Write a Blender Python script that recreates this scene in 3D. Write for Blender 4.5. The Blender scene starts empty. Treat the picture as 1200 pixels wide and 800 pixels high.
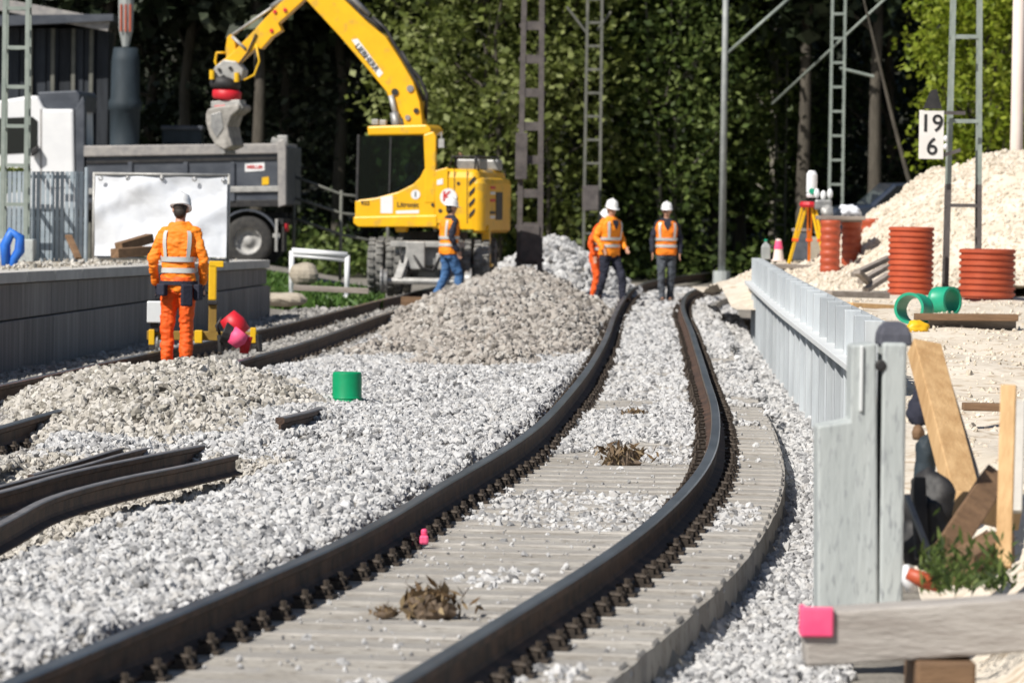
import bpy, math, random
import numpy as np
from mathutils import Vector, Matrix, Euler, noise

random.seed(7)
RNG = np.random.default_rng(7)
R = math.radians
SC = bpy.context.scene
COL = SC.collection

# ------------------------------------------------------------------ camera
FPX = 6000.0                      # focal length in pixels of a 1200 px wide picture (180 mm lens)
CAMZ = 1.75                       # eye height above the rail heads
TILT = math.atan(170 / FPX)
ROLL = R(0.8)
cd = bpy.data.cameras.new('camera')
cam = bpy.data.objects.new('camera', cd)
COL.objects.link(cam)
SC.camera = cam
cd.sensor_width = 36
cd.lens = FPX / 1200 * 36
cd.clip_start = 0.5
cd.clip_end = 2000
CR = Matrix.Rotation(math.pi / 2 - TILT, 3, 'X') @ Matrix.Rotation(ROLL, 3, 'Z')
cam.matrix_world = Matrix.Translation((0, 0, CAMZ)) @ CR.to_4x4()
cd.dof.use_dof = True
cd.dof.focus_distance = 38
cd.dof.aperture_fstop = 5.4

# ------------------------------------------------------------------ sky and sun
SUN_EL, SUN_AZ = R(45), R(224)    # azimuth clockwise from +Y: the sun stands left of and behind the camera
w = bpy.data.worlds.new('World')
SC.world = w
w.use_nodes = True
nt = w.node_tree
bg = nt.nodes['Background']
sky = nt.nodes.new('ShaderNodeTexSky')
sky.sky_type = 'NISHITA'
sky.sun_disc = False
sky.sun_elevation = SUN_EL
sky.sun_rotation = SUN_AZ
nt.links.new(sky.outputs[0], bg.inputs[0])
bg.inputs[1].default_value = 0.06
sd = bpy.data.lights.new('sun', 'SUN')
sd.energy = 5.0
sd.angle = R(0.5)
sd.color = (1, .95, .87)
sun = bpy.data.objects.new('sun', sd)
COL.objects.link(sun)
sv = Vector((math.sin(SUN_AZ) * math.cos(SUN_EL), math.cos(SUN_AZ) * math.cos(SUN_EL), math.sin(SUN_EL)))
sun.rotation_euler = sv.to_track_quat('Z', 'Y').to_euler()
SC.view_settings.view_transform = 'Standard'
SC.view_settings.look = 'None'
SC.view_settings.gamma = 1
SC.view_settings.exposure = 0.24
SC.view_settings.use_curve_mapping = False
SC.cycles.max_bounces = 5
SC.cycles.transparent_max_bounces = 12

# ------------------------------------------------------------------ sight lines: picture point -> place in the world
def ray(px, py):
    return CR @ Vector(((px - 600) / FPX, -(py - 400) / FPX, -1))
def G(px, py, z=0.0):             # where the sight line meets the level z
    v = ray(px, py); t = (z - CAMZ) / v.z
    return Vector((v.x * t, v.y * t, z))
def U(px, py, y):                 # the point of the sight line at distance y
    v = ray(px, py); t = y / v.y
    return Vector((v.x * t, y, CAMZ + v.z * t))
def LOC(px, py, root, ly):        # point on a thing's own upright plane local-y = ly, in its own coordinates
    mi = root['_m'].inverted() if False else Matrix.LocRotScale(root.location, root.rotation_euler, None).inverted()
    o = mi @ Vector((0, 0, CAMZ)); v = mi.to_3x3() @ ray(px, py)
    t = (ly - o.y) / v.y
    return (o.x + v.x * t, o.z + v.z * t)

# ------------------------------------------------------------------ materials
def M(name, c1, c2=None, rough=.7, metal=0., scale=6., bump=0., bscale=None, stretch=(1, 1, 1), spec=.5,
      detail=5, lo=.35, hi=.65, speck=None, speck_scale=40, coat=0., isl=None):
    m = bpy.data.materials.new(name); m.use_nodes = True
    n, l = m.node_tree.nodes, m.node_tree.links
    b = n['Principled BSDF']
    b.inputs['Roughness'].default_value = rough
    b.inputs['Metallic'].default_value = metal
    b.inputs['Specular IOR Level'].default_value = spec
    b.inputs['Coat Weight'].default_value = coat
    c1 = (*c1, 1); c2 = (*(c2 or [x * .75 for x in c1[:3]]), 1)
    tc = n.new('ShaderNodeTexCoord'); mp = n.new('ShaderNodeMapping')
    l.new(tc.outputs['Object'], mp.inputs[0]); mp.inputs['Scale'].default_value = stretch
    nz = n.new('ShaderNodeTexNoise'); nz.inputs['Scale'].default_value = scale; nz.inputs['Detail'].default_value = detail
    nz.inputs['Roughness'].default_value = .62
    l.new(mp.outputs[0], nz.inputs['Vector'])
    rp = n.new('ShaderNodeValToRGB'); rp.color_ramp.elements[0].position = lo; rp.color_ramp.elements[1].position = hi
    rp.color_ramp.elements[0].color = c1; rp.color_ramp.elements[1].color = c2
    l.new(nz.outputs['Fac'], rp.inputs[0])
    out = rp.outputs[0]
    if speck:
        n2 = n.new('ShaderNodeTexNoise'); n2.inputs['Scale'].default_value = speck_scale; n2.inputs['Detail'].default_value = 3
        l.new(mp.outputs[0], n2.inputs['Vector'])
        r2 = n.new('ShaderNodeValToRGB'); r2.color_ramp.elements[0].position = .56; r2.color_ramp.elements[1].position = .66
        l.new(n2.outputs['Fac'], r2.inputs[0])
        mx = n.new('ShaderNodeMix'); mx.data_type = 'RGBA'
        l.new(r2.outputs[0], mx.inputs[0]); l.new(out, mx.inputs[6]); mx.inputs[7].default_value = (*speck, 1)
        out = mx.outputs[2]
    if isl:                                       # each piece a little lighter or darker
        oi = n.new('ShaderNodeObjectInfo'); mr = n.new('ShaderNodeMapRange')
        mr.inputs[3].default_value = 1 - isl; mr.inputs[4].default_value = 1 + isl
        l.new(oi.outputs['Random'], mr.inputs[0])
        mx = n.new('ShaderNodeMix'); mx.data_type = 'RGBA'; mx.blend_type = 'MULTIPLY'; mx.inputs[0].default_value = 1
        l.new(out, mx.inputs[6]); l.new(mr.outputs[0], mx.inputs[7]); out = mx.outputs[2]
    l.new(out, b.inputs['Base Color'])
    if bump:
        n3 = n.new('ShaderNodeTexNoise'); n3.inputs['Scale'].default_value = bscale or scale * 4; n3.inputs['Detail'].default_value = 6
        l.new(mp.outputs[0], n3.inputs['Vector'])
        bp = n.new('ShaderNodeBump'); bp.inputs['Strength'].default_value = bump; bp.inputs['Distance'].default_value = .02
        l.new(n3.outputs['Fac'], bp.inputs['Height']); l.new(bp.outputs[0], b.inputs['Normal'])
    return m

def leaf_mat(name, c1, c2, c3, trans=.35):
    m = bpy.data.materials.new(name); m.use_nodes = True
    n, l = m.node_tree.nodes, m.node_tree.links
    b = n['Principled BSDF']; b.inputs['Roughness'].default_value = .55; b.inputs['Specular IOR Level'].default_value = .35
    g = n.new('ShaderNodeNewGeometry'); rp = n.new('ShaderNodeValToRGB')
    e = rp.color_ramp.elements; e[0].color = (*c1, 1); e[1].color = (*c3, 1); e.new(.55).color = (*c2, 1)
    tc = n.new('ShaderNodeTexCoord'); ns = n.new('ShaderNodeTexNoise'); ns.inputs['Scale'].default_value = .75; ns.inputs['Detail'].default_value = 3
    l.new(tc.outputs['Object'], ns.inputs['Vector'])
    mr = n.new('ShaderNodeMapRange'); mr.inputs[1].default_value = .32; mr.inputs[2].default_value = .68; mr.inputs[3].default_value = -.4; mr.inputs[4].default_value = .4
    l.new(ns.outputs['Fac'], mr.inputs[0])
    ad = n.new('ShaderNodeMath'); ad.use_clamp = True; l.new(g.outputs['Random Per Island'], ad.inputs[0]); l.new(mr.outputs[0], ad.inputs[1])
    l.new(ad.outputs[0], rp.inputs[0]); l.new(rp.outputs[0], b.inputs['Base Color'])
    t = n.new('ShaderNodeBsdfTranslucent'); l.new(rp.outputs[0], t.inputs[0])
    mx = n.new('ShaderNodeMixShader'); mx.inputs[0].default_value = trans
    l.new(b.outputs[0], mx.inputs[1]); l.new(t.outputs[0], mx.inputs[2]); l.new(mx.outputs[0], n['Material Output'].inputs[0])
    return m

def stone_mat(name, cols, rough=.85):
    m = bpy.data.materials.new(name); m.use_nodes = True
    n, l = m.node_tree.nodes, m.node_tree.links
    b = n['Principled BSDF']; b.inputs['Roughness'].default_value = rough
    oi = n.new('ShaderNodeObjectInfo'); rp = n.new('ShaderNodeValToRGB')
    e = rp.color_ramp.elements
    e[0].color = (*cols[0], 1); e[1].color = (*cols[-1], 1)
    for i, c in enumerate(cols[1:-1]):
        e.new((i + 1) / (len(cols) - 1)).color = (*c, 1)
    l.new(oi.outputs['Random'], rp.inputs[0])
    l.new(rp.outputs[0], b.inputs['Base Color'])
    return m

def glass_mat(name, tint, mixf):
    m = bpy.data.materials.new(name); m.use_nodes = True
    n, l = m.node_tree.nodes, m.node_tree.links
    b = n['Principled BSDF']; b.inputs['Base Color'].default_value = (*tint, 1); b.inputs['Roughness'].default_value = .06
    t = n.new('ShaderNodeBsdfTransparent'); t.inputs[0].default_value = (.55, .65, .62, 1)
    mx = n.new('ShaderNodeMixShader'); mx.inputs[0].default_value = mixf
    l.new(b.outputs[0], mx.inputs[1]); l.new(t.outputs[0], mx.inputs[2]); l.new(mx.outputs[0], n['Material Output'].inputs[0])
    return m

MT = dict(
    rail_side=M('rusty_rail', (.035, .024, .02), (.115, .065, .042), .75, .15, 5, .4, 60),
    rail_top=M('worn_rail_head', (.22, .23, .25), (.40, .41, .43), .30, .85, 3, .15, 50, stretch=(1, .2, 1)),
    rail_old=M('old_rail_head', (.20, .19, .19), (.32, .30, .29), .45, .5, 4, .2, 50),
    clip=M('dark_fastener_steel', (.03, .024, .02), (.09, .07, .055), .7, .4, 30, .2),
    sleeper=M('weathered_sleeper', (.30, .28, .255), (.43, .41, .38), .9, 0, 6, .7, 40, stretch=(.5, 3, 1), speck=(.24, .215, .19), speck_scale=8, isl=.09),
    earth=M('gravelly_earth', (.16, .145, .125), (.27, .25, .22), .95, 0, 3, .8, 30),
    sand=M('beige_sand', (.57, .50, .405), (.68, .61, .515), .95, 0, 1.6, 1.0, 9, speck=(.46, .37, .27), speck_scale=7),
    dust=M('dusty_yard_earth', (.30, .26, .20), (.42, .37, .30), .95, 0, 1.5, .6, 14),
    floor=M('shade_dark_forest_floor', (.018, .022, .012), (.03, .028, .018), .95, 0, .5, .4),  # shade under the trees is put into this near-black colour
    grass=leaf_mat('grass_blades', (.05, .10, .02), (.07, .15, .025), (.11, .18, .04), .25),
    conc=M('platform_concrete', (.17, .155, .145), (.34, .315, .29), .9, 0, 2.4, .3, 30, stretch=(3.2, 3.2, .22), isl=.12, lo=.3, hi=.7),
    coping=M('pale_coping_concrete', (.46, .44, .41), (.56, .54, .50), .9, 0, 3, .3, 30, isl=.08),
    barrier=M('galvanised_grey_panel', (.40, .43, .455), (.52, .555, .58), .6, .1, 2.2, .12, 20, stretch=(2, 2, .3), isl=.14),
    barrier_rail=M('bright_galvanised_strip', (.70, .72, .73), (.76, .78, .78), .5, .2, 3),
    block=M('grey_concrete_element', (.36, .39, .39), (.47, .50, .495), .85, 0, 2.5, .25, 26, stretch=(1.5, 1.5, .35), speck=(.3, .32, .33), speck_scale=30),
    block_dark=M('dark_concrete_cap', (.06, .062, .08), (.12, .12, .15), .8, 0, 5, .3),  # darker and bluer than the block below it
    timber=M('raw_timber', (.42, .25, .11), (.58, .38, .19), .75, 0, 5, .3, 30, stretch=(3, 3, .4), isl=.15),
    timber_old=M('grey_weathered_timber', (.20, .17, .145), (.32, .28, .25), .85, 0, 4, .5, 30, stretch=(.4, 3, 3), isl=.15),
    timber_brown=M('brown_timber', (.13, .075, .04), (.22, .13, .07), .8, 0, 5, .3, 30, stretch=(.5, 3, 3)),
    pink=M('pink_marking_paint', (.85, .06, .19), (.9, .12, .26), .6),
    yellow=M('excavator_yellow', (.85, .47, .004), (.78, .41, .004), .38, 0, 3, .03, 40, coat=.25, speck=(.62, .36, .03), speck_scale=5),
    yellow2=M('equipment_yellow', (.82, .50, .01), (.70, .40, .01), .45, 0, 4),
    steel=M('grey_machine_steel', (.22, .22, .225), (.34, .34, .33), .5, .5, 8, .15),
    steel_lt=M('bright_worn_steel', (.30, .30, .29), (.48, .47, .45), .5, .3, 6, .15),
    dark=M('black_machine_parts', (.012, .012, .014), (.035, .033, .033), .6, .1, 9),
    rubber=M('tyre_rubber', (.02, .02, .021), (.05, .047, .043), .85, 0, 10, .3),
    dusty=M('dusty_rim', (.30, .30, .30), (.46, .45, .43), .7, .2, 9, .2),
    red=M('red_equipment_paint', (.62, .015, .03), (.5, .01, .02), .5),
    white=M('white_paint', (.78, .79, .80), (.70, .71, .73), .45, 0, 2, coat=.2),
    white_flat=M('white_sheet_plastic', (.74, .77, .82), (.68, .71, .77), .55, 0, 3, .2, 12),
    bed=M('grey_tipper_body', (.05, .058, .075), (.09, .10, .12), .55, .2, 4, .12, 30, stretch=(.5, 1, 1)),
    bed_rim=M('scuffed_tipper_rim', (.26, .25, .25), (.38, .36, .34), .6, .3, 8),
    glass=glass_mat('tinted_cab_glass', (.012, .018, .018), .8),
    glass_dark=glass_mat('dark_window_glass', (.01, .013, .016), .12),
    mast=M('green_grey_mast_paint', (.22, .26, .235), (.31, .35, .32), .6, .2, 5, .1),
    mast_dark=M('dark_rusty_mast', (.075, .066, .066), (.13, .115, .11), .7, .2, 5, .2),
    mast_mid=M('dull_grey_mast', (.10, .105, .09), (.16, .16, .14), .65, .2, 5, .1),
    pole=M('pale_pole', (.28, .30, .30), (.38, .40, .39), .6, .2, 5),
    pole_pink=M('pale_pink_pole', (.74, .60, .54), (.80, .70, .64), .75, 0, 4, .15, 20, stretch=(2, 2, .3)),  # the pole's own pinkish white
    pipe=M('orange_brown_plastic_pipe', (.36, .060, .024), (.46, .090, .036), .5, 0, 4, .05, 20, isl=.08),
    green_pipe=M('green_plastic_pipe', (.01, .28, .16), (.015, .34, .20), .4, 0, 5),
    green=M('green_plastic_bucket', (.0, .26, .10), (.0, .31, .125), .42, 0, 5),
    fence=M('blue_grey_fence_steel', (.30, .36, .41), (.42, .48, .53), .5, .3, 4, isl=.12),
    blue=M('bright_blue_plastic', (.02, .16, .62), (.015, .10, .45), .5, 0, 6),
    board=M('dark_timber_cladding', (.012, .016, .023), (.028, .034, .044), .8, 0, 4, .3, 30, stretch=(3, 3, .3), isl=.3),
    roof=M('dark_brown_roof_tiles', (.06, .04, .04), (.10, .07, .065), .8, 0, 6, .3),
    bark=M('grey_brown_bark', (.05, .043, .034), (.10, .088, .07), .9, 0, 4, .8, 25, stretch=(3, 3, .5)),
    bark_pale=M('pale_tree_bark', (.17, .16, .135), (.28, .26, .22), .9, 0, 4, .8, 25, stretch=(3, 3, .5)),
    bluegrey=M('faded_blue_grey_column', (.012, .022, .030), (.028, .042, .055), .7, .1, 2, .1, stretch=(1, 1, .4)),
    hivis=M('hi_vis_orange_cloth', (.95, .25, .008), (.88, .20, .006), .7, 0, 6, .25, 40),
    hivis2=M('hi_vis_red_orange_cloth', (.86, .115, .006), (.78, .09, .004), .7, 0, 6, .25, 40),
    hivis3=M('hi_vis_yellow_orange_cloth', (.96, .30, .006), (.9, .25, .006), .7, 0, 6, .25, 40),
    reflect=M('silver_reflective_tape', (.52, .52, .50), (.60, .60, .58), .45, .2, 8),
    skin=M('skin', (.46, .25, .17), (.50, .28, .19), .55, 0, 12),
    navy=M('navy_cloth', (.012, .014, .028), (.02, .022, .04), .85, 0, 8, .3, 40),
    jeans=M('blue_denim', (.035, .10, .24), (.06, .15, .32), .85, 0, 9, .4, 60),
    charcoal=M('charcoal_work_cloth', (.02, .023, .03), (.045, .05, .06), .85, 0, 8, .3, 40),
    slate=M('slate_grey_work_cloth', (.05, .06, .075), (.09, .10, .12), .85, 0, 8, .3, 40),
    boot=M('work_boot_leather', (.05, .03, .02), (.09, .06, .04), .7, 0, 9),
    hair=M('dark_hair', (.02, .014, .01), (.035, .024, .018), .7, 0, 30),
    helmet=M('white_helmet_shell', (.82, .82, .82), (.78, .78, .79), .3, 0, 4, coat=.3),
    ink=M('black_print', (.012, .012, .014), (.02, .02, .022), .6),
    redink=M('red_print', (.55, .02, .02), (.5, .02, .02), .6),
    carpaint=M('dark_blue_car_paint', (.02, .03, .05), (.03, .04, .065), .3, .3, 2, coat=.6),
    sign=M('sign_enamel', (.76, .74, .72), (.70, .67, .64), .5, 0, 4),
)
MT['bed_dust'] = M('dusty_track_bed', (.30, .275, .24), (.42, .395, .355), .95, 0, 1.7, .7, 22, speck=(.22, .195, .165), speck_scale=11)
MT['st_white'] = stone_mat('pale_grey_ballast', [(.15, .15, .155), (.33, .33, .335), (.46, .46, .465), (.52, .52, .52), (.40, .39, .38), (.58, .58, .585)])
MT['st_beige'] = stone_mat('beige_ballast', [(.15, .135, .115), (.33, .31, .27), (.46, .43, .385), (.50, .48, .45), (.36, .335, .30), (.56, .535, .49)])
MT['st_brown'] = stone_mat('brown_grey_ballast', [(.13, .115, .10), (.27, .245, .22), (.40, .37, .335), (.33, .295, .265), (.46, .44, .41), (.30, .26, .225)])
MT['st_dark'] = stone_mat('dirty_ballast', [(.14, .13, .12), (.24, .23, .215), (.33, .32, .30), (.28, .265, .25), (.40, .385, .37)])

# ------------------------------------------------------------------ mesh helpers
def basis(d):
    d = Vector(d).normalized()
    a = Vector((0, 0, 1)) if abs(d.z) < .95 else Vector((1, 0, 0))
    u = d.cross(a).normalized()
    return u, u.cross(d).normalized() * -1

class MB:
    def __init__(s): s.v, s.f, s.m = [], [], []
    def add(s, vs, fs, mi=0):
        o = len(s.v); s.v += [tuple(p) for p in vs]
        for f in fs: s.f.append(tuple(i + o for i in f)); s.m.append(mi)
        return s
    def box(s, c, size, rot=None, mi=0):
        c = Vector(c); h = [x / 2 for x in size]
        vs = []
        for z in (-1, 1):
            for x, y in ((-1, -1), (1, -1), (1, 1), (-1, 1)):
                p = Vector((x * h[0], y * h[1], z * h[2]))
                if rot is not None: p = rot @ p
                vs.append(p + c)
        return s.add(vs, [(3, 2, 1, 0), (4, 5, 6, 7), (0, 1, 5, 4), (1, 2, 6, 5), (2, 3, 7, 6), (3, 0, 4, 7)], mi)
    def bar(s, a, b, w, h=None, up=(0, 0, 1), mi=0):   # rectangular bar from a to b
        a, b = Vector(a), Vector(b); d = (b - a); L = d.length; d.normalize()
        up = Vector(up)
        if abs(d.dot(up)) > .98: up = Vector((0, 1, 0))
        x = d.cross(up).normalized(); z = x.cross(d)
        rot = Matrix((x, d, z)).transposed()
        return s.box((a + b) / 2, (w, L, h or w), rot, mi)
    def tube(s, pts, r, n=8, cap=True, mi=0):
        pts = [Vector(p) for p in pts]; k = len(pts)
        rs = r if isinstance(r, (list, tuple)) else [r] * k
        vs = []; fs = []; pu = None
        for i, p in enumerate(pts):
            d = (pts[min(i + 1, k - 1)] - pts[max(i - 1, 0)])
            d = d.normalized() if d.length > 1e-9 else Vector((0, 0, 1))
            if pu is None: u, v = basis(d)
            else:
                u = pu - d * pu.dot(d); u = u.normalized() if u.length > 1e-6 else basis(d)[0]; v = d.cross(u)
            pu = u; v = d.cross(u)
            for j in range(n):
                a = 2 * math.pi * j / n
                vs.append(p + (u * math.cos(a) + v * math.sin(a)) * rs[i])
        for i in range(k - 1):
            for j in range(n):
                fs.append((i * n + j, i * n + (j + 1) % n, (i + 1) * n + (j + 1) % n, (i + 1) * n + j))
        if cap:
            fs.append(tuple(range(n - 1, -1, -1))); fs.append(tuple((k - 1) * n + j for j in range(n)))
        return s.add(vs, fs, mi)
    def cyl(s, a, b, r0, r1=None, n=12, mi=0):
        return s.tube([a, b], [r0, r0 if r1 is None else r1], n, True, mi)
    def lathe(s, prof, o=(0, 0, 0), axis=(0, 0, 1), n=20, mi=0, closed=False):
        o = Vector(o); ax = Vector(axis).normalized(); u, v = basis(ax)
        vs, fs = [], []; k = len(prof)
        for r, z in prof:
            for j in range(n):
                a = 2 * math.pi * j / n
                vs.append(o + ax * z + (u * math.cos(a) + v * math.sin(a)) * r)
        for i in range(k if closed else k - 1):
            i2 = (i + 1) % k
            for j in range(n):
                fs.append((i * n + j, i * n + (j + 1) % n, i2 * n + (j + 1) % n, i2 * n + j))
        return s.add(vs, fs, mi)
    def prism(s, poly, y0, y1, mi=0):                  # polygon in x-z, thickness along y
        k = len(poly)
        vs = [(x, y0, z) for x, z in poly] + [(x, y1, z) for x, z in poly]
        fs = [tuple(range(k)), tuple(range(2 * k - 1, k - 1, -1))]
        fs += [(i, i + k, (i + 1) % k + k, (i + 1) % k) for i in range(k)]
        return s.add(vs, fs, mi)
    def hull(s, lo, hi, mi=0):                         # two equal rings -> closed solid
        k = len(lo)
        return s.add(list(lo) + list(hi), [tuple(range(k - 1, -1, -1)), tuple(range(k, 2 * k))] +
                     [(i, (i + 1) % k, (i + 1) % k + k, i + k) for i in range(k)], mi)
    def loft(s, rings, mi=0, cap=True):
        k = len(rings[0]); vs = [p for r in rings for p in r]; fs = []
        for i in range(len(rings) - 1):
            for j in range(k):
                fs.append((i * k + j, i * k + (j + 1) % k, (i + 1) * k + (j + 1) % k, (i + 1) * k + j))
        if cap:
            fs.append(tuple(range(k - 1, -1, -1))); fs.append(tuple((len(rings) - 1) * k + j for j in range(k)))
        return s.add(vs, fs, mi)
    def ell(s, c, r, n=12, m=8, rot=None, mi=0):
        c = Vector(c); r = r if isinstance(r, (list, tuple)) else (r, r, r)
        vs = []; fs = []
        for i in range(m + 1):
            t = math.pi * i / m
            for j in range(n):
                a = 2 * math.pi * j / n
                p = Vector((r[0] * math.sin(t) * math.cos(a), r[1] * math.sin(t) * math.sin(a), r[2] * math.cos(t)))
                if rot is not None: p = rot @ p
                vs.append(c + p)
        for i in range(m):
            for j in range(n):
                fs.append((i * n + j, (i + 1) * n + j, (i + 1) * n + (j + 1) % n, i * n + (j + 1) % n))
        return s.add(vs, fs, mi)
    def cap(s, a, b, r0, r1=None, n=10, mi=0):         # tapered limb with round ends
        a, b = Vector(a), Vector(b); r1 = r0 if r1 is None else r1
        s.ell(a, r0, n, 6, mi=mi); s.ell(b, r1, n, 6, mi=mi)
        return s.tube([a, b], [r0, r1], n, True, mi)
    def mesh(s, name, smooth=False):
        me = bpy.data.meshes.new(name); me.from_pydata(s.v, [], s.f)
        for p, i in zip(me.polygons, s.m):
            p.material_index = i; p.use_smooth = smooth
        me.update(); return me
    def build(s, name, mat, parent=None, smooth=False, bevel=0, loc=None, world=False):
        if world and parent is not None:
            L = parent.location; s.v = [(x - L.x, y - L.y, z - L.z) for x, y, z in s.v]
        me = s.mesh(name, smooth)
        return link(name, me, mat, parent, bevel, loc)

def link(name, me, mat, parent=None, bevel=0, loc=None):
    for m in (mat if isinstance(mat, (list, tuple)) else [mat]):
        me.materials.append(MT[m] if isinstance(m, str) else m)
    o = bpy.data.objects.new(name, me); COL.objects.link(o)
    o.parent = parent
    if loc is not None: o.location = loc
    if bevel:
        b = o.modifiers.new('bevel', 'BEVEL'); b.width = bevel; b.segments = 2; b.limit_method = 'ANGLE'; b.angle_limit = R(40)
    return o

def tag(o, label, cat, group=None):
    o['label'] = label; o['category'] = cat; o['kind'] = 'thing'
    if group: o['group'] = group
    return o
def thing(name, label, cat, loc=(0, 0, 0), rz=0, group=None):
    o = bpy.data.objects.new(name, None); COL.objects.link(o); o.empty_display_size = .1
    o.location = loc; o.rotation_euler = (0, 0, rz)
    return tag(o, label, cat, group)
def struct(o): o['kind'] = 'structure'; return o
def copy_tree(o, parent=None):
    c = o.copy(); COL.objects.link(c); c.parent = parent
    for ch in o.children: copy_tree(ch, c)
    return c
def text(body, size, mat, parent, loc, rot, name='lettering', extrude=.002, bold=0):
    cu = bpy.data.curves.new(name, 'FONT'); cu.body = body; cu.size = size; cu.extrude = extrude; cu.offset = bold
    cu.align_x = 'CENTER'; cu.align_y = 'CENTER'; cu.resolution_u = 3
    cu.materials.append(MT[mat])
    t = bpy.data.objects.new('tmp', cu); COL.objects.link(t)
    me = bpy.data.meshes.new_from_object(t.evaluated_get(bpy.context.evaluated_depsgraph_get()))
    bpy.data.objects.remove(t); bpy.data.curves.remove(cu)
    o = bpy.data.objects.new(name, me); COL.objects.link(o); o.parent = parent
    o.location = loc; o.rotation_euler = rot
    return o
def nz(x, y, z=0., s=1.): return noise.noise((x * s, y * s, z * s))
def sm(a, b, x):
    t = min(1, max(0, (x - a) / (b - a))); return t * t * (3 - 2 * t)

# monotone cubic through points (used for the traced rail lines)
def pchip(xs, ys):
    xs, ys = np.array(xs, float), np.array(ys, float)
    h = np.diff(xs); dl = np.diff(ys) / h
    d = np.zeros_like(ys); d[0], d[-1] = dl[0], dl[-1]
    for i in range(1, len(xs) - 1):
        w1 = 2 * h[i] + h[i - 1]; w2 = h[i] + 2 * h[i - 1]
        a, b = dl[i - 1], dl[i]
        d[i] = (h[i] * a + h[i - 1] * b) / (h[i] + h[i - 1]) if a * b > 0 else (h[i] * a + h[i - 1] * b) / (h[i] + h[i - 1])
    def f(x):
        if x <= xs[0]: return float(ys[0] + d[0] * (x - xs[0]))
        if x >= xs[-1]: return float(ys[-1] + d[-1] * (x - xs[-1]))
        i = int(np.searchsorted(xs, x) - 1); t = (x - xs[i]) / h[i]
        return float(ys[i] * (1 + 2 * t) * (1 - t) ** 2 + d[i] * h[i] * t * (1 - t) ** 2 + ys[i + 1] * t * t * (3 - 2 * t) + d[i + 1] * h[i] * t * t * (t - 1))
    return f
def trace(pts, z=0., smooth=3):
    w = sorted([(G(x, y, z).y, G(x, y, z).x) for x, y in pts])
    f = pchip([a for a, b in w], [b for a, b in w])
    # light smoothing so that the steel runs fair
    ys = np.arange(w[0][0] - 8, w[-1][0] + 6, .5); xs = np.array([f(y) for y in ys])
    for _ in range(smooth * 6):
        xs[1:-1] = .25 * xs[:-2] + .5 * xs[1:-1] + .25 * xs[2:]
    return lambda y: float(np.interp(y, ys, xs)) if ys[0] <= y <= ys[-1] else f(y)

# ================================================================== rail lines
XL = trace([(145, 742), (353, 655), (424, 624), (490, 583), (611, 513), (670, 456), (705, 405), (722, 364), (731, 349), (741, 338), (772, 327), (858, 316)])
XR = trace([(566, 738), (726, 640), (785, 592), (829, 540), (839, 490), (827, 442), (811, 390), (801, 352), (808, 342), (828, 335), (860, 329)])
KL = trace([(7, 449), (170, 414), (312, 384.6), (442, 352), (480, 343)])       # track beside the platform
KR = trace([(6, 498), (76, 478), (260, 428), (339, 406), (465, 363), (500, 353)])
BASEPTS = [(955, 495), (925, 458), (905, 430), (885, 401), (870, 379), (858, 362)]
XB = trace(BASEPTS, -.36, 6)                                                   # foot of the grey barrier
PLAT0, PLAT1 = Vector((-5.43, 55.0, 0)), Vector((-3.80, 79.0, 0))              # platform face in plan
PDIR = (PLAT1 - PLAT0).normalized()
def xplat(y): return PLAT0.x + (PLAT1.x - PLAT0.x) * (y - 55) / 24

def heap1(x, y):
    dx, dy = (x + 2.95) / 1.75, (y - 44.5) / 9.0
    r = math.hypot(dx, dy) * (1 + .35 * nz(x, y * .4, 13, .8)); return -.34 + .54 * max(0, 1 - r ** 1.5) + .09 * nz(x, y * .5, 3, 1.3) + .05 * nz(x, y, 4, 3)
def heap2(x, y):
    dx, dy = (x - (-.28 + .022 * (y - 72))) / (1.85 + .25 * nz(0, y, 3, .3)), (y - 82) / (30.0 if y < 82 else 17.0)
    r = math.hypot(dx, dy) * (1 + .3 * nz(x, y * .3, 17, .9)); return -.36 + .90 * max(0, 1 - r ** 1.35) + .12 * nz(x, y * .4, 5, .9) + .05 * nz(x, y * .6, 6, 2.4)
def heap3(x, y):
    dx, dy = (x - .80) / 1.95, (y - 101) / 5.5
    r = math.hypot(dx, dy); return -.36 + 1.27 * max(0, 1 - r ** 1.25) + .07 * nz(x, y * .6, 9, 1.2)
def hollow(x, y):                                                               # bare trench with loose rails, left foreground
    edge = -2.68 + (y - 24) * .105
    return sm(.25, -.12, x - edge) * sm(38.5, 35.5, y)
def hg(x, y):
    xl, xr, kl, kr = XL(min(y, 128)), XR(min(y, 118)), KL(min(y, 100)), KR(min(y, 100))
    if y > 112 or x > xr + 1.6: z = -.40 if x > xr + .6 else -.24
    elif x > xr + .50: z = -.38 + .03 * nz(x, y, 1, 2)
    elif x > xl - .10: z = -.243
    elif y < 100 and x > kr + .35:
        t = sm(xl - .10, xl - .22, x)
        top = -.055 - .04 * sm(30, 50, y) + (.06 + .06 * sm(36, 46, y)) * nz(x, y * .5, 0, .9) + .045 * nz(x, y, 2, 2.6)
        z = -.243 + (top + .243) * t
        z = z * (1 - sm(50, 62, y)) + -.19 * sm(50, 62, y) if y > 50 else z
        z -= .26 * hollow(x, y)
    elif x > kl - .8: z = -.205
    else:
        z = -.20 + .45 * sm(kl - 1.0, kl - 5, x) * sm(72, 82, y) + .06 * nz(x, y, 4, .6)
    return z

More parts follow.
